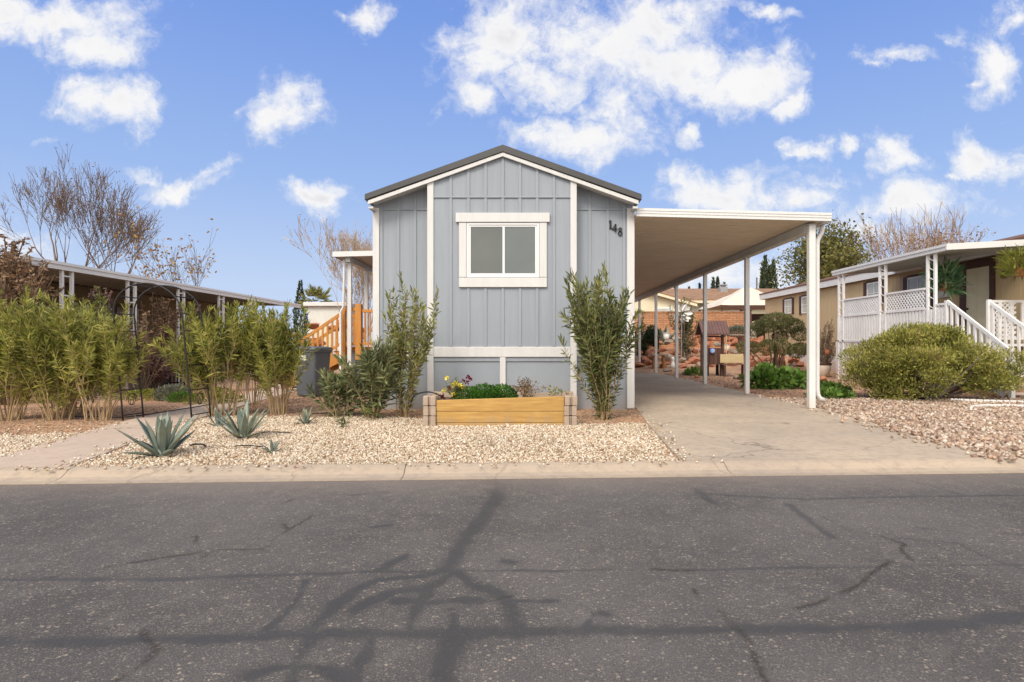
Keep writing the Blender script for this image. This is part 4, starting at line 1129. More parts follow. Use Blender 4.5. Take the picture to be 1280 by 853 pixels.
# ------------------------------------------------------------------ garden arch over the path
def arch():
    t = thing('garden_arch', 'black wrought iron garden arch leaning over the path', 'garden arch', (-5.6, 9.1, 0))
    Lf, Lb = Vector((-6.10,8.95,0)), Vector((-6.02,9.30,0)); Rf, Rb = Vector((-5.08,8.98,0)), Vector((-5.03,9.42,0))
    sh = Vector((-.19,.0,0)); hgt = 1.62; rise = .46       # the whole arch leans to the left
    def up(p, z): return p+sh*(z/2.1)+Vector((0,0,z))
    for a, b in ((Lf, Rf), (Lb, Rb)):
        pts = [up(a, z) for z in np.linspace(0,hgt,6)]
        A, B = up(a,hgt), up(b,hgt)
        for k in range(1,14):
            th = math.pi*k/14; m = A.lerp(B, (1-math.cos(th))/2); pts.append(m+Vector((0,0,rise*math.sin(th)))+sh*(rise*math.sin(th)/2.1))
        pts += [up(b, z) for z in np.linspace(hgt,0,6)]
        mb = MB(); mb.tube(pts, .0125, 7); part('hoop', mb, M['black'], t, 0, True)
    for a, b in ((Lf, Lb), (Rf, Rb)):
        for z in (.08,.46,.84,1.02,1.36,1.62):
            mb = MB(); mb.tube([up(a,z), up(b,z)], .009, 6); part('rung', mb, M['black'], t)
        mb = MB()
        for z0 in (.12,):
            for sgn in (0,1):
                pts = []
                for k in range(14):
                    th = k*.55; r = .1*(1-k/16); c = a.lerp(b,.5); pts.append(up(c, z0+.17)+(b-a).normalized()*(r*math.cos(th)*(1 if sgn else -1))+Vector((0,0,r*math.sin(th)*1.4)))
                mb.tube(pts, .005, 5)
        part('scroll', mb, M['black'], t)
    A1, B1 = Lf, Rf; 
    for th in (.6,1.2,1.94,2.54):
        q = []
        for a, b in ((Lf,Rf),(Lb,Rb)):
            A, B = up(a,hgt), up(b,hgt); q.append(A.lerp(B,(1-math.cos(th))/2)+Vector((0,0,rise*math.sin(th)))+sh*(rise*math.sin(th)/2.1))
        mb = MB(); mb.tube(q, .009, 6); part('rung', mb, M['black'], t)
    for a, lean in ((up(Lf,hgt+.13), 0),):
        mb = MB(); mb.tube([a+Vector((-.03,0,-.1)), a+Vector((-.05,0,.02))], .012, 6); part('finial', mb, M['black'], t)
arch()

# ------------------------------------------------------------------ oleanders and other shrubs in front
OG = 'oleander shrubs beside the path'
OL = dict(leafL=.142, leafW=.0185)
oleander((-7.95,9.0), 2.12, 1.1, 28, 'leftmost oleander, cut by the frame edge', M['oleander'], 101, bare=.22, dens=1.6, group=OG, **OL)
oleander((-7.2,9.1), 1.98, 1.0, 26, 'dense oleander between the leftmost one and the one by the arch', M['oleander'], 102, bare=.2, dens=1.6, group=OG, **OL)
oleander((-6.50,9.0), 2.02, .85, 20, 'oleander with pale bare canes touching the arch', M['oleander'], 103, bare=.38, dens=1.6, group=OG, lean=(-.08,0), **OL)
oleander((-7.6,10.0), 2.12, 1.1, 22, 'oleander standing behind the left row', M['oleander_dk'], 104, bare=.15, dens=1.1, group=OG)
oleander((-4.98,9.75), 2.05, 1.1, 24, 'feathery oleander with bare canes right of the arch', M['oleander'], 105, bare=.36, dens=1.5, group=OG, **OL)
oleander((-4.12,9.85), 1.98, .78, 24, 'oleander with tan bare canes beside the grey bin', M['oleander'], 106, bare=.38, dens=1.5, lean=(-.12,0), group=OG, **OL)
oleander((-5.2,11.2), 1.9, .9, 14, 'oleander behind the feathery one right of the arch', M['oleander_dk'], 107, bare=.32, dens=.9, group=OG)
HG = 'oleander shrubs against the grey house'
oleander((-2.42,9.2), 1.32, .70, 20, 'low bushy oleander at left corner of the grey house', M['oleander_gy'], 108, bare=.04, dens=1.15, group=HG, leafL=.17, leafW=.027, cane_r=.008)
oleander((-1.95,9.35), 2.4, .58, 15, 'tall sparse oleander in front of the house left corner trim', M['oleander_dk'], 109, bare=.10, dens=1.15, group=HG, leafL=.115, split=2, lean=(.06,0), cane_r=.008)
oleander((-3.0,9.45), .80, .66, 12, 'sprawling low oleander left of the house shrub', M['oleander_gy'], 110, bare=.05, dens=1.1, group=HG, leafL=.16, leafW=.027, cane_r=.008)
oleander((1.16,9.1), 2.46, .72, 30, 'tall upright oleander hiding the right front corner of grey house', M['oleander_hs'], 111, bare=.06, dens=1.15, group=HG, leafL=.14, leafW=.022, lean=(-.05,0), spread=.2, cane_r=.010, split=3)
stemmy('seedling', 'small green seedling in gravel right of the small agave', 'plant', (-2.53,8.2,0), .17, .14, 10, M['oleander_gy'], M['cane'], .08, 7, 61, .22, 'seedlings in the gravel')
stemmy('seedling', 'dark upright seedling at the foot of the house shrub', 'plant', (-2.42,8.95,0), .26, .08, 6, M['oleander_dk'], M['cane'], .08, 9, 62, .22, 'seedlings in the gravel')
for k, (x, y, lb) in enumerate(((-6.2,11.6,'yellow-green low plant behind the arch, left end'),(-7.3,13.4,'yellow-green trailing groundcover in front of the purple shrub'),(-8.0,12.4,'yellow-green clump left of the arch base'))):
    mound('groundcover_plant', lb, 'plant', (x,y,0), [(0,0,.05,.45,.35,.13),(.3,.1,.04,.3,.25,.1)], 1500, .06, M['yellowgreen'], 70+k, .4, 'low plants in the dirt behind the arch')
mound('groundcover_plant', 'small dark green clump in the dirt beyond the arch', 'plant', (-6.95,11.9,0), [(0,0,.06,.22,.2,.12)], 1200, .05, M['green'], 77, .4, 'low plants in the dirt behind the arch')
mound('sage_plant', 'grey-green rounded sage in the dirt beyond the arch', 'plant', (-7.35,12.3,0), [(0,0,.12,.32,.28,.17)], 2500, .05, M['sage'], 78, .35)
mound('groundcover_plant', 'green grass-like patch between path and neighbour house', 'plant', (-6.6,17.9,0), [(0,0,.08,.9,.5,.18)], 2600, .12, M['green'], 79, .14, 'low plants in the dirt behind the arch', up=1.0)

# ------------------------------------------------------------------ neighbour on the left
def left_neighbour():
    t = thing('neighbour_house', 'olive-brown house under a long white awning left of the path', 'house', (-13, 17, 0))
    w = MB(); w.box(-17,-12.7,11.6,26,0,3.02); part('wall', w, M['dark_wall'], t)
    r = MB(); ze, zw = 2.90, 3.05
    r.add([(-10.0,11.75,ze-.10),(-17,11.75,zw+.2),(-17,26,zw+.2),(-10.0,26,ze-.10),(-10.0,11.75,ze-.02),(-17,11.75,zw+.3),(-17,26,zw+.3),(-10.0,26,ze-.02)],
          [(0,1,2,3),(7,6,5,4),(0,4,5,1),(1,5,6,2),(2,6,7,3),(3,7,4,0)])
    for k in range(46): r.box(-12.65,-10.1,11.8+k*.305,11.815+k*.305,ze-.075,ze-.03)
    aw = part('awning', r, M['awning_under'], t)
    f = MB(); f.box(-10.0+.002,-9.94,11.72,26,ze-.15,ze+.0); f.box(-9.938,-9.915,11.72,26,ze-.05,ze+.012); f.box(-17,-9.94,11.68,11.716,ze-.15,ze+.02); part('fascia', f, M['white_metal'], aw)
    b = MB(); b.box(-12.72,-12.6,11.7,26,2.80,2.97); part('ledger', b, M['brown_trim'], aw)
    for y in (12.9, 15.0, 17.15, 19.4, 21.6):
        p = MB()
        for dy in (-.14, .14): p.box(-10.05,-9.99,y+dy-.03,y+dy+.03,0,ze-.152)
        for z in (.8,1.5,2.2,2.62): p.box(-10.03,-10.01,y-.11,y+.11,z,z+.03)
        part('post', p, M['white_metal'], t)
    for (y0, y1) in ((13.6,14.9),(18.2,19.4)):
        wn = MB(); wn.box(-12.7+.003,-12.66,y0,y1,1.4,2.4); q = part('window', wn, M['brown_trim'], t)
        g = MB(); g.box(-12.658,-12.65,y0+.08,y1-.08,1.48,2.32); part('pane', g, M['glass_a'], q)
left_neighbour()
def iron_fence():
    t = thing('iron_fence', 'low black iron fence panel beside the purple shrub', 'fence', (-9.1,15.9,0))
    x0, x1, y = -9.75, -8.35, 15.9
    for z in (.12,.66,.74):
        m = MB(); m.box(x0,x1,y-.015,y+.015,z,z+.03); part('rail', m, M['black'], t)
    n = 15
    for k in range(n+1):
        x = x0+(x1-x0)*k/n; m = MB(); m.box(x-.014,x+.014,y-.014,y+.014,.02,.66 if k not in (0,n) else .82); part('picket', m, M['black'], t)
iron_fence()
stemmy('purple_shrub', 'purple-leaved shrub beside the low black iron fence', 'shrub', (-9.55,15.2,0), 1.05, .8, 42, M['purple_leaf'], M['bark_grey'], .085, 60, 201, .5, leafbase=.2)
stemmy('dead_vine', 'brown withered vine hanging under the neighbour awning beyond the arch', 'vine', (-9.9,16.2,0), 2.75, 1.0, 46, M['dead_leaf'], M['bark'], .085, 44, 202, .5, leafbase=.45, droop=.5)
stemmy('dead_vine', 'reddish withered vine around the nearest awning post pair', 'vine', (-9.7,13.5,0), 2.5, .9, 34, M['purple_leaf'], M['bark'], .085, 40, 203, .5, leafbase=.45, droop=.4)
stemmy('brown_shrub', 'withered rusty brown shrub at the left frame edge before the awning', 'shrub', (-10.15,11.4,0), 3.25, 1.15, 120, M['dead_leaf'], M['bark'], .09, 90, 204, .5, leafbase=.35, droop=.3)
stemmy('brown_shrub', 'thin reddish shrub between two awning post pairs', 'shrub', (-9.4,14.4,0), 2.1, .8, 30, M['dead_leaf'], M['bark'], .08, 40, 205, .5, leafbase=.3)
stemmy('leafy_shrub', 'small green shrub climbing beside the nearest awning post pair', 'shrub', (-9.6,13.25,0), 2.55, .35, 10, M['oleander_dk'], M['bark'], .12, 30, 206, .45, leafbase=.7)
def red_chair():
    x, y = -7.3, 14.9
    t = thing('garden_chair', 'dark red fabric garden chair half hidden behind the feathery oleander', 'chair', (x,y,0))
    m = MB(); m.add([(x-.2,y,.45),(x+.2,y,.45),(x+.2,y+.12,.98),(x-.2,y+.12,.98),(x-.2,y+.02,.45),(x+.2,y+.02,.45),(x+.2,y+.14,.98),(x-.2,y+.14,.98)], [(0,1,2,3),(7,6,5,4),(0,4,5,1),(1,5,6,2),(2,6,7,3),(3,7,4,0)]); part('backrest', m, M['red_cloth'], t)
    m = MB(); m.box(x-.22,x+.22,y-.4,y,.42,.445); part('seat', m, M['red_cloth'], t)
    for sx in (-.22,.22):
        for dy in (-.38,.0): m = MB(); m.tube([(x+sx,y+dy,0),(x+sx,y+dy,.6)],.012,6); part('leg', m, M['galv'], t)
red_chair()

# far left beyond the steps: shed, cypress, palm, red rocks
def shed():
    t = thing('white_shed', 'small flat-roofed white shed behind the wooden stair', 'shed', (-10.3,31,0))
    w = MB(); w.box(-11.45,-9.55,31,34,0,3.15); part('wall', w, M['shed_white'], t)
    r = MB(); r.box(-11.65,-9.4,30.8,34.2,3.153,3.36); part('roof', r, M['white_metal'], t, .02)
    d = MB(); d.box(-11.1,-10.2,30.96,30.997,0,2.1); part('door', d, M['cream'], t)
shed()
def boulder(x, y, z, s, mat, label, group, seed, sq=.7):
    g = random.Random(seed); bm = bmesh.new(); bmesh.ops.create_icosphere(bm, subdivisions=2, radius=1)
    k = [g.uniform(.75,1.25) for _ in range(3)]; k[2] *= sq; o = g.uniform(0,99)
    pl = [(Vector((g.gauss(0,1),g.gauss(0,1),g.gauss(0,1))).normalized(), g.uniform(.45,.8)) for _ in range(16)]
    for v in bm.verts:
        c = v.co.copy()
        for n, d in pl:
            e = c.dot(n)-d
            if e > 0: c -= n*e
        c *= 1+.12*mnoise.noise(c*1.7+Vector((o,o,0)))
        v.co = Vector((c.x*k[0], c.y*k[1], c.z*k[2]))*s
    bmesh.ops.rotate(bm, verts=bm.verts, matrix=Matrix.Rotation(g.uniform(0,6),3,'Z'))
    me = bpy.data.meshes.new('boulder'); bm.to_mesh(me); bm.free(); me.materials.append(mat)
    o_ = link('boulder', me); o_.location = (x,y,z); return tag(o_, label, 'rock', group)
g = random.Random(11)
for k in range(16):
    x = g.uniform(-12.0,-8.3); y = g.uniform(27,29.5)
    boulder(x, y, .3+g.uniform(0,1.9), g.uniform(.35,.55), M['redrock'], 'red sandstone boulder heaped behind the wooden stair', 'red boulders behind the wooden stair', 300+k)
def cypress(x, y, h, r, label, seed, group='slender cypresses on the skyline'):
    g = np.random.default_rng(seed); t = thing('cypress_tree', label, 'tree', (x,y,0), group)
    tr = MB(); tr.tube([(x,y,-.1),(x,y,h*.5)],[r*.16,r*.05],6); part('trunk', tr, M['bark'], t)
    n = int(2600*max(.7,r)); s = g.beta(1.05,1.25,n); s = np.clip(s,.02,.995); az = g.uniform(0,6.283,n)
    prof = r*np.minimum(1, (1-s)*2.2+.03)**.8*(.82+.25*np.array([mnoise.noise(Vector((math.cos(a)*1.5+seed, math.sin(a)*1.5, z*h*.45))) for a, z in zip(az, s)]))*np.minimum(1,.55+s*3)
    rr = prof*np.sqrt(g.uniform(.35,1.05,n))
    P = np.stack([x+rr*np.cos(az), y+rr*np.sin(az), s*h*.97+.1],-1)
    D = np.stack([np.cos(az)*.4, np.sin(az)*.4, np.full(n,1.1)],-1)+g.normal(0,.22,(n,3))
    link('crown', leaf_mesh('crown', P, D, (.25+.22*g.uniform(0,1,n))*max(.6,h/11), .13*max(.6,h/11), M['cypress'], .1, seed), t)
    return t
cypress(-17.6,46,6.1,.62,'single pointed cypress behind the oleanders and left of the white shed',401)
Yc = 72.0
for k, (px, top, rw, lb) in enumerate(((953.2,328,.50,'first of four tall dark cypresses behind the gazebo, counted from left'),(959.3,317,.55,'tallest of four dark cypresses behind the gazebo'),(966.8,329,.52,'third of four tall dark cypresses behind the gazebo, counted from left'),(974.4,321,.62,'last of four tall dark cypresses behind the gazebo, next to the leafy tree'))):
    cypress(WX(px,Yc)*1.0, Yc+k*.6, WZ(top,Yc), rw*1.05, lb, 410+k)
for k, (px, top, rw, lb) in enumerate(((891.5,346.5,.50,'cypress left of the roof vent, left one of a close pair'),(898.5,345,.50,'cypress left of the roof vent, right one of a close pair'),(908.5,352,.42,'short cypress directly behind the roof vent'),(878.5,352,.32,'small cypress left of the close pair above the brown roof'),(848,352.5,.42,'small dark cypress peeping over the left end of the brown roof'),(867,355.5,.25,'tiny cypress tip over the middle of the brown roof'))):
    cypress(WX(px,84), 84+k*.5, WZ(top,84), rw*1.15, lb, 420+k)
def palm(x, y, h, seed, label):
    t = thing('fan_palm', label, 'palm', (x,y,0)); g = np.random.default_rng(seed)
    tr = MB(); tr.tube([(x,y,-.1),(x+.05,y,h*.5),(x,y,h)],[.22,.18,.2],9); part('trunk', tr, M['bark_tan'], t)
    for k in range(26):
        az = k*2.4+g.normal(0,.2); el = g.uniform(-.35,1.45); L = g.uniform(.5,.8)
        d = np.array([math.cos(az)*math.cos(el), math.sin(az)*math.cos(el), math.sin(el)])
        c = np.array([x,y,h])+d*L; side = np.cross(d,[0,0,1]); side /= np.linalg.norm(side)+1e-6
        P=[];D=[]
        for j in range(15):
            a = -1.25+2.5*j/14; v = d*math.cos(a)+side*math.sin(a)+np.array([0,0,-.12*abs(a)]); P.append(c); D.append(v)
        f = leaf_mesh('frond', P, D, .62*g.uniform(.8,1.1,15), .075, M['palm'], .15, seed+k); o = link('frond', f, t)
palm(WX(396,37), 37, WZ(384,37)+.15, 430, 'pale green fan palm rising behind the white shed')

# ------------------------------------------------------------------ trees
BT = dict(levels=6, forks=(3,4), up=.40, gnarl=.075, minr=.0105, shrink=.76, spread=.44)
tree('bare_tree', (-22.9,30,0), 12.0, .26, 501, 'tall bare tree with wide upswept branches, left of its neighbour, above the awning', M['bark'], M['dead_leaf'], 700, .10, lscat=.10, trunk_frac=.27, lean=(-.08,0), **{**BT, 'spread':.56, 'up':.32})
tree('bare_tree', (-22.2,31.5,0), 10.4, .22, 502, 'bare tree with narrow upright crown directly right of the tallest bare tree', M['bark'], M['dead_leaf'], 500, .10, lscat=.12, trunk_frac=.32, lean=(.06,0), **{**BT, 'levels':5, 'spread':.38})
tree('sparse_tree', (-16.1,27,0), 7.3, .12, 503, 'nearly bare tree holding golden-brown leaf clusters above the awning', M['bark_grey'], M['gold_leaf'], 380, .16, lscat=.2, levels=4, forks=(2,4), spread=.45, up=.35, trunk_frac=.26, gnarl=.10, shrink=.78, minr=.011, trunks=3, tilt=.3)
tree('twiggy_tree', (-9.3,31,0), 8.0, .15, 504, 'fine-twigged tan bare tree with many stems left of the grey house', M['twig_pale'], M['straw'], 1200, .08, lscat=.15, levels=6, forks=(2,4), spread=.55, up=.36, trunk_frac=.20, gnarl=.10, shrink=.76, minr=.011, trunks=4, tilt=.5)
tree('leafy_tree', (18.0,36.5,0), 8.9, .24, 505, 'olive-green leafy tree behind the white carport front post', M['bark_grey'], M['tree_leaf'], 9500, .20, lscat=.42, levels=5, forks=(3,4), spread=.75, up=.22, trunk_frac=.26, gnarl=.14, shrink=.72, minr=.01)
tree('bare_tree', (26.0,39,0), 10.9, .3, 506, 'spreading bare tree with a few rusty leaves above the white porch roof', M['bark_tan'], M['dead_leaf'], 1500, .15, lscat=.3, levels=6, forks=(2,3), spread=.5, up=.38, trunk_frac=.2, gnarl=.10, shrink=.80, minr=.015, trunks=4, tilt=.30, tipfilter=lambda p: p.z < 8.2)

# ------------------------------------------------------------------ right neighbour: tan house
def right_neighbour():
    X = 12.4
    t = thing('tan_house', 'long tan mobile home with brown roof edge and brown-framed windows', 'house', (14.5,22,0))
    w = MB(); w.box(X,17.2,8.0,30.9,.75,3.66)
    for k in range(112): 
        y = 8.1+k*.2; w.box(X-.006,X+.001,y,y+.012,.76,3.6)
    part('wall', w, M['tan_wall'], t)
    s = MB(); s.box(X+.03,17.15,8.05,30.85,-.1,.748); part('skirting', s, M['skirt_white'], t)
    r = MB(); r.prism([(X-.22,3.81),(14.8,4.45),(17.4,3.81),(17.4,3.75),(X-.22,3.75)], 'y', 7.8, 31.15); ro = part('roof', r, M['brown_roof'], t)
    f = MB(); f.box(X-.2,X-.17,7.8,31.1,3.50,3.747); f.box(X-.2,17.3,31.1,31.13,3.5,3.74); part('fascia', f, M['white_metal'], ro)
    so = MB(); so.box(X-.168,X,7.9,31.0,3.70,3.74); part('soffit', so, M['white_metal'], ro)
    def win(y0, y1, z0, z1, sh=.22):
        m = MB(); e = .05
        m.box(X-.03,X-.001,y0,y1,z0,z0+e); m.box(X-.03,X-.001,y0,y1,z1-e,z1); m.box(X-.03,X-.001,y0,y0+e,z0+e,z1-e); m.box(X-.03,X-.001,y1-e,y1,z0+e,z1-e)
        q = part('window', m, M['vinyl'], t)
        g = MB(); g.box(X-.012,X-.006,y0+e,y1-e,z0+e,z1-e); part('pane', g, M['glass_far'], q)
        u = MB(); ym = (y0+y1)/2; zm = (z0+z1)/2
        u.box(X-.024,X-.013,ym-.012,ym+.012,z0+e,z1-e); u.box(X-.024,X-.013,y0+e,ym-.013,zm-.012,zm+.012); u.box(X-.024,X-.013,ym+.013,y1-e,zm-.012,zm+.012)
        part('glazing_bar', u, M['vinyl'], q)
        for a, b in ((y0-sh,y0-.01),(y1+.01,y1+sh)):
            h = MB(); h.box(X-.035,X-.001,a,b,z0-.04,z1+.04); part('shutter', h, M['brown_trim'], q, .005)
        h = MB(); h.box(X-.034,X-.001,y0-.01,y1+.01,z1+.003,z1+.07); part('window_header', h, M['brown_trim'], q)
    win(27.75,28.5,2.62,3.30); win(25.7,26.75,2.55,3.30); win(20.75,21.6,2.6,3.38); win(18.3,19.3,2.2,3.32)
    # door at the top of the steps
    y0, y1, z0, z1 = 15.86, 16.70, 1.17, 3.26
    m = MB()
    for a, b in ((y0-.17,y0-.004),(y1+.004,y1+.25)): m.box(X-.05,X-.001,a,b,z0,z1+.004)
    m.box(X-.05,X-.001,y0-.17,y1+.25,z1+.006,z1+.24)
    fr = part('door_frame', m, M['brown_trim'], t, .004)
    d = MB(); d.box(X-.03,X-.002,y0,y1,z0,z1)
    for (a, b) in ((y0+.10,y0+.38),(y0+.46,y0+.74)):
        for (c, e) in ((z0+.15,z0+.75),(z0+.85,z0+1.5),(z0+1.6,z0+1.95)):
            d.box(X-.036,X-.031,a,b,c,e); d.box(X-.041,X-.037,a+.04,b-.04,c+.04,e-.04)
    do = part('door', d, M['door'], t)
    h = MB(); h.lathe([(.028,0),(.03,.02),(.02,.05)], (0,0,0), 10); h.v = [(X-.045-p[2], y1-.08+p[0], z0+.98+p[1]) for p in h.v]; part('handle', h, M['black'], do)
    l = MB(); l.box(X-.10,X-.001,15.28,15.36,3.0,3.06); l.lathe([(.03,0),(.06,.06),(.06,.14),(.02,.19)], (X-.10,15.32,2.86), 8); part('wall_lamp', l, M['brass'], t)
    mb = MB(); mb.box(X-.12,X-.001,17.35,17.75,2.55,2.75); part('mailbox', mb, M['shed_white'], t, .01)
right_neighbour()

def lattice_panel(mb, y0, y1, z0, z1, X, step=.085, w=.032):
    """crossed diagonal slats in the plane X"""
    H = z1-z0
    k = y0-H
    while k < y1:
        for sgn, off in ((1,0),(-1,.008)):
            a = [k, z0] if sgn > 0 else [k, z1]; 
            s0 = max(0, (y0-k)); s1 = min(H, y1-k)
            if s1-s0 > .02:
                p = (X+off, k+s0, (z0+s0) if sgn > 0 else (z1-s0)); q = (X+off, k+s1, (z0+s1) if sgn > 0 else (z1-s1))
                mb.bar(p, q, .006, w, (0,0,1))
        k += step*1.414
def porch():
    X = 10.2; YA, YB = 14.35, 19.45; FL = 1.17
    t = thing('front_porch', 'raised white lattice porch with flat roof and stair on tan house', 'porch', (11.3,16.9,0))
    r = MB(); XW = 12.38; ze, zw = 3.46, 3.58
    n = 16
    for k in range(n):
        a = YA-.0+k*(YB+.2-YA)/n; b = a+(YB+.2-YA)/n
        pr = [(a,0),(b-.07,0),(b-.06,.03),(b-.012,.03),(b,0),(b,.06),(a,.06)]
        vs = [(X+.02,p[0],ze+p[1]) for p in pr]+[(XW,p[0],zw+p[1]) for p in pr]; m = len(pr)
        r.add(vs, [tuple(range(m)), tuple(range(2*m-1,m-1,-1))]+[(i,i+m,(i+1)%m+m,(i+1)%m) for i in range(m)])
    ro = part('roof_panel', r, M['awning_under'], t)
    f = MB(); f.box(X-.09,X+.018,YA-.05,YB+.22,ze-.03,ze+.11); f.box(X-.112,X-.092,YA-.05,YB+.22,ze+.06,ze+.125)
    f.add([(X-.11,YA-.09,ze-.03),(XW+.5,YA-.09,zw+.0),(XW+.5,YA-.052,zw+.0),(X-.11,YA-.052,ze-.03),(X-.11,YA-.09,ze+.12),(XW+.5,YA-.09,zw+.15),(XW+.5,YA-.052,zw+.15),(X-.11,YA-.052,ze+.12)], [(0,3,2,1),(4,5,6,7),(0,1,5,4),(1,2,6,5),(2,3,7,6),(3,0,4,7)])
    part('fascia', f, M['white_metal'], ro)
    for y in (14.95, 17.0, 19.25):
        p = MB()
        for dy in (-.14,.14): p.box(X-.03,X+.03,y+dy-.032,y+dy+.032,.02 if y > 19 else FL-.1,ze-.032)
        for k in range(9):
            z = FL+.15+k*.24; p.bar((X,y-.11,z),(X,y+.11,z+.1),.012,.02)
        part('post', p, M['lattice'], t)
    d = MB(); d.box(X+.01,XW-.01,YA+.02,YB,FL-.06,FL); part('deck', d, M['lattice'], t)
    # privacy lattice, picket band under it, boarded skirt
    for (a, b) in ((15.2,16.8),(17.2,19.05)):
        z0, z1 = 2.10, 2.56
        m = MB(); m.box(X-.03,X+.03,a,b,z1,z1+.05); m.box(X-.03,X+.03,a,b,z0-.06,z0); lattice_panel(m, a, b, z0, z1, X-.004)
        m.box(X+.012,X+.016,a,b,z0,z1) if b > 18 else None
        part('lattice_panel', m, M['lattice'], t)
    m = MB(); y = 14.4
    while y < 19.4: m.box(X-.014,X+.014,y,y+.085,1.30,2.04); y += .135
    m.box(X-.03,X+.03,14.4,19.4,1.24,1.298); lattice_panel(m, 14.4, 19.3, 1.62, 2.03, X+.03)
    part('picket_band', m, M['lattice'], t)
    m = MB(); y = 14.4
    while y < 19.5: m.box(X-.012+.004*(int(y*10)%2),X+.016,y,y+.142,-.05,1.235); y += .148
    part('skirt_boards', m, M['skirt_white'], t)
    # short lattice rail at the stair head and rail beyond it
    m = MB(); m.box(X-.03,X+.03,14.38,14.46,FL-.6,2.22); part('newel_post', m, M['lattice'], t, .006)
    m = MB(); m.box(X-.025,X+.025,14.46,14.78,2.12,2.17); m.box(X-.025,X+.025,14.46,14.78,1.3,1.35); lattice_panel(m,14.47,14.78,1.352,2.12,X); part('lattice_panel', m, M['lattice'], t)
    XR = 11.2
    m = MB(); m.box(XR-.05,XR+.03,14.33,14.41,FL-.6,2.24); part('newel_post', m, M['lattice'], t, .006)
    m = MB(); m.box(XR+.03,12.3,14.35,14.39,2.17,2.23); m.box(XR+.03,12.3,14.35,14.39,1.27,1.32)
    for k in range(3): m.box(XR+.22+.28*k,XR+.30+.28*k,14.35,14.39,1.32,2.17)
    mm = MB(); lattice_panel(mm, XR+.03, 11.85, 1.32, 2.17, 0); m.add([(p[1],14.37+p[0],p[2]) for p in mm.v], mm.f)
    part('lattice_panel', m, M['lattice'], t)
    m = MB()
    for k in range(7): x = X+.3+k*.12; m.box(x-.02,x+.02,YB-.03,YB,FL,2.0)
    m.box(X+.03,XW-.02,YB-.04,YB+.01,2.0,2.05); part('railing', m, M['lattice'], t)
    # stairs coming toward the street
    n = 6; run = 1.75
    for xx in (X, XR):
        h = MB(); h.bar((xx,14.4,2.2),(xx,14.4-run-.1,1.03),.05,.085,(0,0,1)); part('hand_rail', h, M['lattice'], t, .004)
        st = MB(); st.bar((xx,14.38,FL-.1),(xx,14.4-run,.12),.045,.24,(0,0,1)); part('stringer', st, M['lattice'], t)
        for k in range(9):
            f_ = (k+.6)/9.4; y = 14.36-run*f_; zt = 2.2-1.12*f_; zb = FL-(FL-.12)*f_
            b = MB(); b.box(xx-.02,xx+.02,y-.03,y+.03,zb,zt-.03); part('baluster', b, M['lattice'], t)
        b = MB(); b.box(xx-.045,xx+.045,14.3-run-.12,14.3-run-.03,0,1.08); part('newel_post', b, M['lattice'], t, .006)
    for k in range(n):
        f_ = (k+.5)/n; y = 14.36-run*f_; z = FL-(FL-.06)*(k+1)/(n+.3)
        tr = MB(); tr.box(X+.026,XR-.026,y-.16,y+.15,z-.035,z); part('tread', tr, M['brown_wood'] if False else M['skirt_white'], t, .004)
    pd = MB(); pd.box(X+.1,XR+1.6,11.55,12.42,-.05,.10); part('landing_pad', pd, M['curb'], t, .01)
    for z in (.42,.72):
        m = MB(); m.box(XR+.05,13.0,12.40,12.44,z,z+.05); part('lower_rail', m, M['lattice'], t)
porch()
# plants on and by the porch
def hanging(name, label, loc, n, L, mat, seed, rad=.3, pot=True, hook=None):
    t = thing(name, label, 'hanging plant', loc); g = np.random.default_rng(seed); c = np.array(loc)
    if pot:
        m = MB(); m.lathe([(.09,-.2),(.13,-.02),(.14,0)], loc, 14); part('pot', m, M['terracotta'], t)
        if hook:
            w = MB()
            for a in (0,2.1,4.2): w.tube([(loc[0]+.13*math.cos(a),loc[1]+.13*math.sin(a),loc[2]),hook],.004,4)
            part('hanger', w, M['black'], t)
    P = []; D = []
    for k in range(n):
        az = g.uniform(0,6.28); r = rad*math.sqrt(g.uniform()); z = g.uniform(-.55,.45)
        P.append(c+np.array([math.cos(az)*r, math.sin(az)*r, z*(1 if not pot else .6)+.12])); D.append([math.cos(az)*.6, math.sin(az)*.6, g.normal(-.5 if not pot else .3,.5)])
    link('foliage', leaf_mesh('foliage', P, D, L*g.uniform(.6,1.2,n), L*.13*g.uniform(.8,1.2,n), mat, .35, seed), t)
    return t
hanging('hanging_plant', 'lush green trailing plant with long leaves left of the pale door', (10.95,15.55,2.75), 420, .34, M['bamboo'], 601, .27, True, (10.95,15.55,3.48))
hanging('hanging_plant', 'yellow-green plant in a brown hanging pot right of the pale door', (11.55,13.9,2.95), 700, .2, M['yellowgreen'], 602, .34, True, (11.55,14.28,3.52))

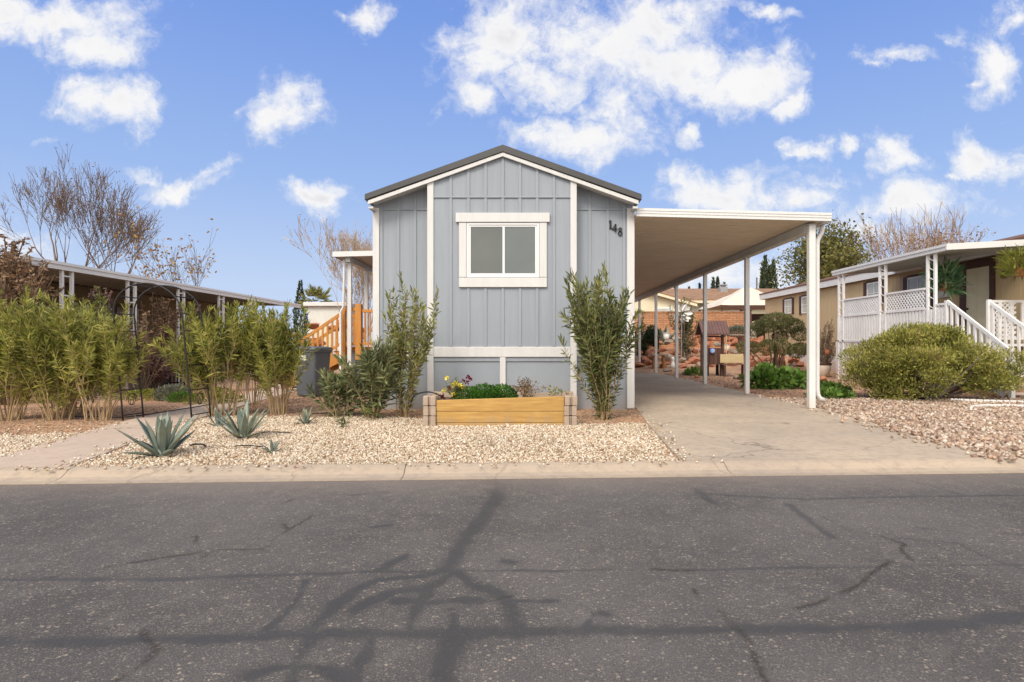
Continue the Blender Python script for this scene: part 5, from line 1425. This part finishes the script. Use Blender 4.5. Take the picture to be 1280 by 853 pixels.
# big juniper in front of the porch
def juniper():
    c = (8.38, 12.5, 0); g = random.Random(9)
    pads = []
    for k in range(64):
        a = g.uniform(0,6.28); r = math.sqrt(g.uniform(0,1))
        x, y = 1.36*r*math.cos(a), 1.1*r*math.sin(a)
        top = 1.56*(1-.60*r**2.2)-.05; z = top-g.uniform(0,.34)
        pads.append((x+.02, y, z, g.uniform(.17,.42), g.uniform(.2,.38), g.uniform(.09,.2)))
    for k in range(30):
        a = g.uniform(0,6.28); r = g.uniform(.35,.95); x, y = 1.35*r*math.cos(a), 1.0*r*math.sin(a)
        pads.append((x, y, g.uniform(.45+.15*r,.95), g.uniform(.22,.36), g.uniform(.22,.34), g.uniform(.16,.26)))
    for k in range(9):
        a = g.uniform(2.2,4.4); r = g.uniform(.5,1.0); pads.append((1.15*r*math.cos(a), .85*r*math.sin(a), g.uniform(.15,.5), g.uniform(.2,.34), g.uniform(.2,.34), g.uniform(.14,.24)))
    for (x, y, z, s) in ((1.75,-.1,.82,.34),(2.0,-.15,.72,.25),(1.55,-.3,.55,.26),(1.3,-.4,.42,.28),(-1.5,.0,.86,.26),(-1.4,-.2,.7,.26),(.75,-.5,.3,.26)): pads.append((x,y,z,s,s,s*.6))
    mound('juniper_shrub', 'large spreading yellow-green juniper in front of the white porch', 'shrub', c, pads, 58000, .075, M['juniper'], 701, .26, up=.75, stems=34, wood=M['bark_grey'], inner=.35, jitter=.2)
juniper()
def cloud_juniper():
    c = (10.15, 24.2, terr(10.15,24.2)); pads = [(.05,0,2.08,.62,.6,.30),(-.5,-.1,1.86,.5,.5,.24),(.62,.1,1.9,.5,.5,.28),(-.9,-.1,1.66,.36,.36,.2),(1.0,0,1.55,.34,.34,.26),(-.5,-.4,1.02,.33,.32,.27),(.05,-.5,1.0,.31,.3,.28),(.68,-.4,.86,.34,.32,.27),(-1.15,.0,.98,.42,.4,.24),(1.12,.2,.95,.28,.28,.22),(.3,.3,1.45,.3,.3,.18)]
    mound('pruned_juniper', 'cloud-pruned grey-green juniper with rounded pads and bare stems beyond the carport', 'shrub', c, pads, 24000, .07, M['juniper_gy'], 702, .28, up=.6, stems=16, wood=M['bark'], inner=.25)
cloud_juniper()
def leafy_patch():
    g = np.random.default_rng(5)
    mound('leafy_patch', 'broad-leaved bright green ground plant at foot of pruned juniper', 'plant', (6.55,15.6,0), [(-.45,0,.14,.4,.4,.2),(0,-.1,.2,.42,.4,.26),(.45,.05,.16,.38,.4,.24),(.8,.1,.08,.3,.3,.16),(-.15,.3,.3,.3,.3,.2)], 620, .21, M['green'], 703, .62, 'broad-leaved green plants in the rock yard', up=.35)
    mound('leafy_patch', 'small bright green ground plant right of the carport downspout', 'plant', (6.3,12.6,0), [(0,0,.06,.32,.22,.1),(.4,.1,.04,.2,.2,.08)], 330, .13, M['green'], 704, .6, 'broad-leaved green plants in the rock yard', up=.3)
    mound('leafy_patch', 'low green weeds left of the big juniper trunk', 'plant', (7.1,13.9,0), [(0,0,.07,.35,.25,.13)], 420, .12, M['green'], 705, .5, 'broad-leaved green plants in the rock yard', up=.3)
leafy_patch()
stemmy('dry_shrub', 'dry brown twiggy shrub between the carport front post and porch', 'shrub', (11.35,22.6,0), 2.35, .6, 44, M['straw'], M['bark'], .07, 40, 706, .4, leafbase=.35)
def urn(x, y, s, label, mat, rim):
    t = thing('plant_pot', label, 'pot', (x,y,0), 'pots in the right yard')
    m = MB(); m.lathe([(.14*s,0),(.17*s,.04*s),(.27*s,.2*s),(.31*s,.4*s),(.30*s,.46*s),(.26*s,.46*s),(.24*s,.40*s)], (x,y,0), 24); part('bowl', m, mat, t, 0, True)
    m = MB(); m.lathe([(.315*s,.44*s),(.33*s,.46*s),(.33*s,.52*s),(.27*s,.52*s),(.26*s,.47*s)], (x,y,0), 24); part('rim', m, rim, t)
    m = MB(); m.lathe([(.255*s,.47*s),(.02,.49*s)], (x,y,0), 16); part('soil', m, M['soil'], t)
    return t
urn(10.55,21.2,.95,'large cream urn with brown rim behind the carport front post', M['urn'], M['brown_trim'])
# white edging on the rock yard
ED = 'white edging strips in the rock yard'
def strip(label, pts, h):
    q = []; P = [Vector(p) for p in pts]
    for i in range(len(P)-1):
        p0,p1,p2,p3 = P[max(i-1,0)],P[i],P[i+1],P[min(i+2,len(P)-1)]
        for k in range(8):
            s = k/8; q.append(.5*((2*p1)+(p2-p0)*s+(2*p0-5*p1+4*p2-p3)*s*s+(3*p1-p0-3*p2+p3)*s**3))
    q.append(P[-1]); m = MB()
    for a, b in zip(q[:-1], q[1:]):
        d = (b-a); m.bar(a+d*.04+Vector((0,0,h/2)), b-d*.04+Vector((0,0,h/2)), .035, h)
    return solo('garden_edging', m, M['edging'], label, 'edging', P[0], ED, .006)
strip('curved white block edging strip nearest the street, right of juniper', [(7.75,10.35,0),(8.1,10.75,0),(8.6,10.95,0),(9.2,10.75,0),(9.9,10.45,0),(10.6,10.2,0)], .05)
strip('straight white edging strip under the stair, behind the curved one', [(8.6,12.05,0),(9.3,11.75,0),(10.1,11.4,0),(11.0,11.3,0)], .055)

# ------------------------------------------------------------------ back yard beyond the carport
def back_wall():
    w = MB(); w.box(4.6,12.6,34.0,34.2,.2,2.98); w2 = MB()
    t = thing('brick_wall', 'tan-orange slump block wall closing the back yard', 'wall', (8.6,34.1,0))
    part('wall', w, M['brick'], t); w2.box(4.58,12.62,33.97,34.23,2.983,3.06); part('coping', w2, M['brick'], t, .01)
back_wall()
def cream_house():
    t = thing('cream_house', 'cream house with brown shingle roof behind the block wall', 'house', (12,44,0))
    w = MB(); w.prism([(6.0,0),(21,0),(21,4.35),(6.0,4.35)], 'y', 43, 52); part('wall', w, M['cream'], t)
    # front-facing gable wing on the left
    w = MB(); w.prism([(4.3,0),(11.1,0),(11.1,4.05),(7.7,4.98),(4.3,4.05)], 'y', 40.5, 42.99); part('gable_wall', w, M['cream'], t)
    r = MB(); r.prism([(42.4,4.40),(47.5,5.64),(52.6,4.40),(52.6,4.28),(47.5,5.51),(42.4,4.28)], 'x', 5.6, 21.5); ro = part('roof', r, M['shingle'], t)
    r = MB(); r.prism([(3.9,4.0),(7.7,5.07),(11.5,4.0),(11.5,3.9),(7.7,4.97),(3.9,3.9)], 'y', 40.1, 46.0); part('gable_roof', r, M['shingle'], t)
    f = MB(); f.prism([(3.9,3.89),(7.7,4.96),(11.5,3.89),(11.5,3.72),(7.7,4.8),(3.9,3.72)], 'y', 40.06, 40.12); part('gable_fascia', f, M['cream'], t)
    f = MB(); f.box(11.6,21.4,42.36,42.4,4.12,4.30); part('fascia', f, M['cream'], ro)
    for x0, x1 in ((12.0,12.6),(14.6,15.4),(17.2,18.4)):
        m = MB(); m.box(x0,x1,42.95,42.997,2.4,3.7); q = part('window', m, M['vinyl'], t)
        g = MB(); g.box(x0+.08,x1-.08,42.93,42.948,2.5,3.6); part('pane', g, M['glass_far'], q)
    m = MB(); m.box(8.8,9.9,40.44,40.497,2.5,3.7); q = part('window', m, M['vinyl'], t)
    g = MB(); g.box(8.9,9.8,40.42,40.437,2.6,3.6); part('pane', g, M['glass_far'], q)
    c = MB(); x = WX(904,46); c.box(x-.28,x+.28,45.8,46.4,5.1,5.62); c.lathe([(.18,5.62),(.18,5.72),(.36,5.74),(.36,5.80),(.1,5.86)], (x,46.1,0), 12); part('roof_vent', c, M['chimney'], ro)
cream_house()
def gazebo():
    x, y = WX(933,38.5), 38.5
    t = thing('gazebo', 'gazebo with beige two-tier canvas canopy behind the block wall', 'gazebo', (x,y,0))
    h = 2.45; ze, zm, zp = WZ(382.5,37), WZ(366,38.5), WZ(362,38.5)+.05
    def tier(r0, z0, r1, z1, sag):
        m = MB(); n = 8; vs = []; 
        for j in range(6):
            s = j/5; r = r0+(r1-r0)*s; z = z0+(z1-z0)*(s**(1/ (1+sag)))
            pts = []
            for (ax, ay, bx, by) in ((-1,-1,1,-1),(1,-1,1,1),(1,1,-1,1),(-1,1,-1,-1)):
                for k in range(n): f = k/n; pts.append((x+r*(ax+(bx-ax)*f), y+r*(ay+(by-ay)*f), z-(.05*math.sin(f*3.14159) if j == 0 else 0)))
            vs += pts
        W = 4*n; fs = [(j*W+k, j*W+(k+1)%W, (j+1)*W+(k+1)%W, (j+1)*W+k) for j in range(5) for k in range(W)]; fs.append(tuple(range(5*W,6*W)))
        return m.add(vs, fs)
    part('canopy', tier(h, ze, .62, zm, .25), M['canvas'], t); part('canopy_top', tier(.75, zm-.08, .12, zp+.1, .2), M['canvas'], t)
    m = MB(); m.box(x-h,x+h,y-h-.01,y-h+.02,ze-.22,ze-.02) ; part('valance', m, M['brown_trim'], t)
    for sx in (-1,1):
        for sy in (-1,1):
            p = MB(); p.box(x+sx*(h-.1)-.06,x+sx*(h-.1)+.06,y+sy*(h-.1)-.06,y+sy*(h-.1)+.06,0,ze-.02); part('post', p, M['brown_wood'], t)
    c = MB(); c.box(x-1.15,x-.55,y-h-.3+.4,y-h+.5,0,ze-.3); part('pillar', c, M['brown_wood'], t)
    m = MB(); m.box(x-h,x+h,y+h-.05,y+h,0,ze-.3); part('back_curtain', m, M['brown_trim'], t)
gazebo()
m = MB(); px = WX(946,60); m.tube([(px,60,0),(px,60,WZ(347,60))],.07,6)
solo('utility_pole', m, M['pole_wood'], 'thin distant utility pole left of the tall cypresses', 'pole', (px,60,0))

# rockery of red sandstone in front of the wall
g = random.Random(21); k = 0
for row, (y, z0) in enumerate(((26.0,.2),(26.9,.35),(28.0,.75),(29.2,.9),(30.2,1.15),(31.2,1.45))):
    x = 4.9+g.uniform(0,.4)
    while x < 12.0:
        s = g.uniform(.17,.36); yy = y+g.uniform(-.5,.5)
        boulder(x, yy, terr(x,yy)+s*.28+(.0,.08,.22,.35,.5,.6)[row], s, M['redrock'] if g.random() < .86 else M['greyrock'], 'rough sandstone boulder stacked in the rockery below the block wall', 'boulders of the rockery below the block wall', 800+k, .75); k += 1
        x += s*g.uniform(1.15,1.9)
for i, (x, y, s) in enumerate(((6.0,22.5,.16),(6.6,23.4,.2),(7.6,22.6,.15),(8.3,20.3,.2),(5.7,24.2,.24),(9.2,18.5,.17),(6.9,19.6,.14),(5.9,20.6,.13),(8.8,14.8,.14))):
    boulder(x, y, terr(x,y)+s*.3, s, M['redrock'] if i % 2 else M['greyrock'], 'small loose stone on the dirt right of the driveway', 'loose stones right of the driveway', 900+i)
m = MB(); m.bar((6.9,19.6,.05),(7.9,16.6,.05),.1,.1)
solo('timber_edging', m, M['brown_wood'], 'low weathered timber edging along the rock bed beyond carport', 'edging', (7.4,18,0), None, .01)

def well():
    x, y = 6.85, 21.9; g0 = terr(x, y)
    t = thing('wishing_well', 'brown wooden wishing well with pitched tin roof beyond the carport', 'wishing well', (x,y,g0))
    r = MB(); r.prism([(y-.42,1.55),(y,2.02),(y+.42,1.55),(y+.42,1.51),(y,1.97),(y-.42,1.51)], 'x', x-.52, x+.50); 
    for k in range(10): r.bar((x-.5+k*.11,y-.425,1.56),(x-.5+k*.11,y-.01,2.025),.02,.02,(0,0,1))
    part('roof', r, M['brown_shingle'], t)
    for sx in (-.40,.36):
        p = MB(); p.box(x+sx-.04,x+sx+.04,y-.05,y+.05,g0,1.75); part('post', p, M['brown_wood'], t)
    b = MB(); n = 16
    for k in range(n):
        a = 6.2832*k/n; c, s = math.cos(a), math.sin(a); r0 = .34
        b.bar((x+r0*c,y+r0*s,.42+g0),(x+r0*1.06*c,y+r0*1.06*s,1.02+g0),.12,.03,(c,s,0))
    part('barrel', b, M['brown_wood'], t)
    a = MB(); a.tube([(x-.4,y,1.45),(x+.36,y,1.45)],.03,8); part('axle', a, M['brown_wood'], t)
    for sx in (-.26,.24):
        for sy in (-.22,.22):
            p = MB(); p.box(x+sx-.045,x+sx+.045,y+sy-.045,y+sy+.045,g0-.02,g0+.45); part('leg', p, M['black'], t)
    return t
well()
m = MB(); x, y, z = 6.72, 21.52, .92
m.lathe([(.02,0),(.07,.01),(.095,.03),(.07,.045)], (0,0,0), 16); m.v = [(x+p[0], y-p[2], z+p[1]) for p in m.v]
solo('ceramic_plate', m, M['blue'], 'blue and white round ornament hung on the well barrel', 'ornament', (x,y,z), None, 0, True)
def bench():
    x0, x1, y = 7.0, 7.85, 21.3; g0 = terr(7.4,y)
    t = thing('garden_bench', 'garden bench with pale tan board back next to the wishing well', 'bench', (7.4,y,g0))
    m = MB(); m.box(x0,x1,y+.2,y+.23,.48,.80); part('backrest', m, M['tan_wood'], t, .01)
    m = MB(); m.box(x0-.03,x1+.1,y-.2,y+.2,.42,.455); part('seat', m, M['brown_wood'], t, .005)
    for x in (x0+.05,x1-.05):
        for dy in (-.17,.19): m = MB(); m.box(x-.035,x+.035,y+dy-.03,y+dy+.03,g0-.02,.418); part('leg', m, M['brown_wood'], t)
    m = MB(); m.tube([(x1+.06,y-.17,.456),(x1+.06,y-.17,.66),(x1+.06,y+.21,.66)],.014,6); part('armrest', m, M['black'], t)
bench()
def log_table():
    x, y = 5.62, 25.3; g0 = terr(x,y)
    t = thing('log_bench', 'rustic bench of two orange log legs and grey top at rear of driveway', 'bench', (x,y,g0))
    for sx in (-.22,.20): m = MB(); m.tube([(x+sx,y,g0-.02),(x+sx*.95,y,g0+.56)],[.085,.075],10); part('leg', m, M['post_wood'], t)
    m = MB(); m.box(x-.36,x+.36,y-.16,y+.16,g0+.563,g0+.62); part('seat', m, M['greyrock'], t, .01)
log_table()
def pot(x, y, z, s, mat, label, grp='garden pots on the rockery'):
    t = thing('flower_pot', label, 'pot', (x,y,z), grp); m = MB(); m.lathe([(.10*s,0),(.13*s,.06*s),(.15*s,.3*s)], (x,y,z), 16); part('bowl', m, mat, t, 0, True)
    m = MB(); m.lathe([(.155*s,.301*s),(.165*s,.33*s),(.165*s,.36*s),(.13*s,.36*s)], (x,y,z), 16); part('rim', m, mat, t)
pot(WX(833,28.6), 28.6, WZ(425.5,28.6), 1.0, M['white_glaze'], 'white glazed pot standing on the red rockery')
pot(WX(896,28.3), 28.3, WZ(424,28.3), .62, M['terracotta'], 'terracotta pot under the wishing well roof')
pot(WX(876,27.5), 27.5, WZ(430,27.5), .7, M['terracotta'], 'terracotta pot left of the wishing well post')
pot(WX(909,26), 26, WZ(439,26), .8, M['urn'], 'cream pot right of the wishing well')
pot(WX(1034,21.9), 21.9, .78, .55, M['terracotta'], 'small red pot above the cream urn behind carport post')
m = MB(); x, y, z = WX(925,28), 28, WZ(421,28); m.lathe([(.12,-.45),(.10,-.2),(.12,-.03),(.52,.02),(.56,.1),(.50,.1),(.4,.04)], (x,y,z), 20)
solo('bird_bath', m, M['greyrock'], 'grey stone bird bath on the rockery right of the wishing well', 'bird bath', (x,y,z-.45), None, 0, True)
m = MB(); x, y = WX(942,27.5), 27.5; z = WZ(423,27.5); m.lathe([(.14,0),(.16,.05),(.10,.2),(.13,.38),(.12,.5),(.05,.56),(.09,.64),(.09,.72),(.03,.79)], (x,y,z), 14)
solo('garden_figure', m, M['urn'], 'pale garden figurine on the rockery by the pruned juniper', 'figurine', (x,y,z), None, 0, True)
m = MB(); x, y = WX(841,25.5), 25.5; z = terr(x,y); m.lathe([(.12,0),(.13,.1),(.07,.22),(.05,.32),(.08,.38),(.07,.44),(.02,.48)], (x,y,z), 12)
solo('garden_figure', m, M['white_glaze'], 'small white bird-like figurine beside a carport post in the back yard', 'figurine', (x,y,z), None, 0, True)
def lamp():
    x, y = WX(908,24), 24; g0 = terr(x,y); t = thing('solar_light', 'thin garden light stake right of the wishing well post', 'garden light', (x,y,g0))
    m = MB(); m.tube([(x,y,g0-.02),(x,y,1.55)],.016,6); part('stake', m, M['tan_wood'], t)
    m = MB(); m.lathe([(.05,1.55),(.08,1.60),(.08,1.72),(.03,1.78)], (x,y,0), 10); part('lamp_head', m, M['white_glaze'], t)
lamp()
def spinner():
    x, y = WX(852,26.8), 26.8; z = WZ(392,26.8); g0 = terr(x,y); t = thing('wind_spinner', 'white metal flower-shaped wind spinner above the climbing shrub', 'ornament', (x,y,g0))
    m = MB(); m.tube([(x,y,g0),(x,y,z)],.015,6); part('pole', m, M['galv'], t)
    P=[];D=[]
    for k in range(26):
        a = k*.83; d = (math.cos(a), -.25+.5*(k%2), math.sin(a)); P.append((x+d[0]*.08,y,z+d[2]*.08)); D.append(d)
    link('petals', leaf_mesh('petals', P, D, .42, .26, M['white_glaze'], .2, 3), t)
spinner()
stemmy('climbing_shrub', 'loose green climbing shrub below the white wind spinner', 'shrub', (WX(856,27.2),27.2,.5), 3.1, .85, 30, M['oleander_gy'], M['bark'], .13, 60, 811, .4, leafbase=.1)
stemmy('climbing_shrub', 'thin leafy shrub next to the house wall under carport end', 'shrub', (WX(801,29),29,.2), 3.2, .55, 20, M['oleander_gy'], M['bark'], .13, 45, 814, .4, leafbase=.15)
mound('dark_bush', 'dark green narrow bush behind the log bench', 'shrub', (WX(813,28.5),28.5,.3), [(0,0,.7,.35,.35,.75),(.1,0,1.3,.28,.28,.4)], 4200, .11, M['cypress'], 812, .4)
mound('sage_plant', 'grey sage bush on the rockery above the stone bird bath', 'shrub', (WX(922,30),30,1.55), [(0,0,.2,.5,.4,.32)], 2600, .10, M['sage'], 813, .3)
agave(WX(828,30.5),30.5,1.2,12,815,'tall blue-grey agave behind the white pot on the rockery', None).location.z = 1.15
mound('leafy_patch', 'green low plants beside the timber edging beyond carport', 'plant', (7.6,18.6,0), [(0,0,.08,.5,.4,.14),(.6,.2,.08,.5,.4,.14)], 900, .12, M['green'], 816, .4, 'broad-leaved green plants in the rock yard')
mound('leafy_patch', 'green weeds at the foot of the wishing well', 'plant', (6.2,22.0,0), [(0,0,.08,.3,.3,.16)], 500, .12, M['green'], 817, .4, 'broad-leaved green plants in the rock yard')

# ------------------------------------------------------------------ sky, sun, camera
def sky():
    w = bpy.data.worlds.new('World'); scene.world = w; w.use_nodes = True
    nt = w.node_tree; nt.nodes.clear(); L = nt.links
    out = nt.nodes.new('ShaderNodeOutputWorld'); bg = nt.nodes.new('ShaderNodeBackground'); L.new(bg.outputs[0], out.inputs[0])
    st = nt.nodes.new('ShaderNodeTexSky'); st.sky_type = 'NISHITA'; st.sun_disc = False; st.sun_elevation = R(SUN_EL); st.sun_rotation = R(180+SUN_AZ); st.dust_density = .6; st.ozone_density = 2.0
    tc = nt.nodes.new('ShaderNodeTexCoord'); dirv = tc.outputs['Generated']
    sp = nt.nodes.new('ShaderNodeSeparateXYZ'); L.new(dirv, sp.inputs[0])
    k = nt.nodes.new('ShaderNodeVectorMath'); k.operation = 'SCALE'; L.new(st.outputs[0], k.inputs[0]); k.inputs['Scale'].default_value = .10
    ramp = nt.nodes.new('ShaderNodeValToRGB'); L.new(sp.outputs[2], ramp.inputs[0])
    e = ramp.color_ramp.elements; e[0].position = 0; e[0].color = (.60,.72,.97,1); e[1].position = 1; e[1].color = (.08,.17,.55,1)
    for p, c in ((.10,(.55,.685,.95)),(.25,(.36,.53,.915)),(.45,(.225,.385,.86)),(.7,(.12,.25,.68))):
        q = e.new(p); q.color = c4(c)
    base = mixc(nt, .88, k.outputs[0], ramp.outputs[0])
    # clouds: a list of cloud masses (direction, size), broken up by fractal noise
    ysafe = math_(nt, 'MAXIMUM', sp.outputs[1], .03)
    u = math_(nt, 'DIVIDE', sp.outputs[0], ysafe); v = math_(nt, 'DIVIDE', sp.outputs[2], ysafe)
    cm = nt.nodes.new('ShaderNodeCombineXYZ'); L.new(u, cm.inputs[0]); L.new(v, cm.inputs[1])
    n1 = nt.nodes.new('ShaderNodeTexNoise'); L.new(cm.outputs[0], n1.inputs['Vector']); n1.inputs['Scale'].default_value = 5.5; n1.inputs['Detail'].default_value = 8; n1.inputs['Roughness'].default_value = .6
    wv = nt.nodes.new('ShaderNodeVectorMath'); wv.operation = 'MULTIPLY_ADD'; L.new(n1.outputs['Color'], wv.inputs[0]); wv.inputs[1].default_value = (.24,.17,0); wv.inputs[2].default_value = (-.12,-.085,0)
    pp = nt.nodes.new('ShaderNodeVectorMath'); pp.operation = 'ADD'; L.new(cm.outputs[0], pp.inputs[0]); L.new(wv.outputs[0], pp.inputs[1])
    C = [(70,20,120,36,1),(110,52,62,34,1),(20,5,80,30,1),(140,125,64,34,1),(100,108,26,16,.7),(352,130,42,40,1),(228,226,62,15,.9),(185,215,36,10,.6),(395,254,38,20,1),(468,14,24,26,.9),(440,2,18,10,.5),
         (625,35,70,75,1),(610,75,50,55,.95),(585,130,38,26,.85),(660,110,70,36,.9),(760,50,110,70,1),(850,75,95,58,1),(930,100,80,42,1),(985,125,28,26,.85),(830,20,90,40,1),(945,15,30,12,.7),(720,172,86,28,1),(760,140,50,40,.8),(690,165,40,24,.9),
         (860,163,20,12,.8),(905,240,105,36,1),(840,225,46,24,.8),(985,252,70,26,.8),(1008,192,22,15,.9),(1050,188,14,8,.6),(1118,200,36,28,1),(1190,220,16,9,.8),(1240,75,44,40,.95),(1205,92,14,10,.7),(1130,70,44,12,.6),(1100,85,20,7,.5),(1180,48,16,10,.5),(1275,25,30,26,.6),(1238,192,52,32,1),(1130,262,90,32,.75),(1100,290,60,22,.7),(900,348,130,38,.75),(1020,230,50,18,.6),
         (820,340,60,22,.7),(-40,300,120,34,1),(25,310,30,16,.7),(60,180,26,6,.35),(270,215,40,8,.4)]
    acc = None
    for (px, py, rx, ry, wt) in C:
        u0, v0 = (px-CX)/F, (CY-py)/F; a, b = rx*1.18/F, ry*1.18/F
        q = nt.nodes.new('ShaderNodeVectorMath'); q.operation = 'MULTIPLY_ADD'; L.new(pp.outputs[0], q.inputs[0]); q.inputs[1].default_value = (1/a,1/b,0); q.inputs[2].default_value = (-u0/a,-v0/b,0)
        l = nt.nodes.new('ShaderNodeVectorMath'); l.operation = 'LENGTH'; L.new(q.outputs[0], l.inputs[0])
        s = math_(nt, 'MULTIPLY', math_(nt, 'SUBTRACT', 1.0, l.outputs['Value']), wt)
        acc = s if acc is None else math_(nt, 'MAXIMUM', acc, s)
    front = maprange(nt, sp.outputs[1], .12, .22)
    acc = mixv(nt, front, -1.0, acc)
    # behind the viewer: unseen broken cloud, added and overbright as neutral fill light
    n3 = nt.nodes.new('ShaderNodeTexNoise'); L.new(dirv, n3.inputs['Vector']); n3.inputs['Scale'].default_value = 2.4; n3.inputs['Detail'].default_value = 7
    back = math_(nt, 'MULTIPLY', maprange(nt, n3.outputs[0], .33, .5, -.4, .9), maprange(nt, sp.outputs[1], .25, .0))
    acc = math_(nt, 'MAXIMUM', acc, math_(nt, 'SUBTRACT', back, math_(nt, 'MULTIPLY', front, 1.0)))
    n2 = nt.nodes.new('ShaderNodeTexNoise'); L.new(cm.outputs[0], n2.inputs['Vector']); n2.inputs['Scale'].default_value = 13; n2.inputs['Detail'].default_value = 9; n2.inputs['Roughness'].default_value = .62
    n5 = nt.nodes.new('ShaderNodeTexNoise'); L.new(pp.outputs[0], n5.inputs['Vector']); n5.inputs['Scale'].default_value = 34; n5.inputs['Detail'].default_value = 8; n5.inputs['Roughness'].default_value = .65; n5.inputs['Distortion'].default_value = .4
    d = math_(nt, 'ADD', math_(nt, 'MULTIPLY', acc, 1.1), math_(nt, 'MULTIPLY', math_(nt, 'SUBTRACT', n2.outputs[0], .5), 2.0))
    d = math_(nt, 'ADD', d, math_(nt, 'MULTIPLY', math_(nt, 'SUBTRACT', n5.outputs[0], .5), 1.1))
    cov = maprange(nt, d, -.08, .95, 0, 1, True)
    # lit tops, faintly grey bellies
    n4 = nt.nodes.new('ShaderNodeTexNoise'); L.new(cm.outputs[0], n4.inputs['Vector']); n4.inputs['Scale'].default_value = 7; n4.inputs['Detail'].default_value = 6
    shade = math_(nt, 'MULTIPLY', maprange(nt, d, .75, 1.5), maprange(nt, n4.outputs[0], .4, .62))
    cc = mixc(nt, shade, (.975,.965,.955), (.78,.775,.80))
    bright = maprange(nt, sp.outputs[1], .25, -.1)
    cc = mixc(nt, bright, cc, BACK_FILL_C)
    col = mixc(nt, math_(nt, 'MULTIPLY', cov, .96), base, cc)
    # ground colour below the horizon
    col = mixc(nt, maprange(nt, sp.outputs[2], .0, -.03), col, (.30,.22,.16))
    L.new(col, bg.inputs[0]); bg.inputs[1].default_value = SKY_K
    w.cycles.sampling_method = 'MANUAL'; w.cycles.sample_map_resolution = 512
def mixv(nt, f, a, b):
    # a + f*(b-a)
    return math_(nt, 'ADD', math_(nt, 'MULTIPLY', f, math_(nt, 'SUBTRACT', b, a)), a)
SUN_EL, SUN_AZ, SKY_K = 46.0, 24.0, 1.0
BACK_FILL_C = (2.4,2.28,2.1)  # overbright colour of the added clouds behind the camera, for fill
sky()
sd = bpy.data.lights.new('sun', 'SUN'); sd.energy = 2.75; sd.angle = R(19); sd.color = (1.0,.925,.82)
so = bpy.data.objects.new('sun', sd); COL.objects.link(so)
# light comes from behind the camera, over its left shoulder
az = R(SUN_AZ); el = R(SUN_EL)
to = Vector((-math.sin(az)*math.cos(el), -math.cos(az)*math.cos(el), math.sin(el)))
so.rotation_euler = to.to_track_quat('Z', 'Y').to_euler(); so.location = (0,0,30)

cd = bpy.data.cameras.new('camera'); cam = bpy.data.objects.new('camera', cd); COL.objects.link(cam)
cam.location = (0,0,CH); cam.rotation_euler = (R(90),0,0)
cd.sensor_width = 36; cd.lens = 36*F/1280; cd.shift_x = -(CX-640)/1280; cd.shift_y = (CY-426.5)/1280
cd.clip_start = .05; cd.clip_end = 3000
scene.camera = cam
scene.view_settings.view_transform = 'Standard'; scene.view_settings.look = 'None'; scene.view_settings.exposure = 0; scene.view_settings.gamma = 1
scene.render.engine = 'CYCLES'
scene.cycles.max_bounces = 7; scene.cycles.transparent_max_bounces = 4; scene.cycles.diffuse_bounces = 4
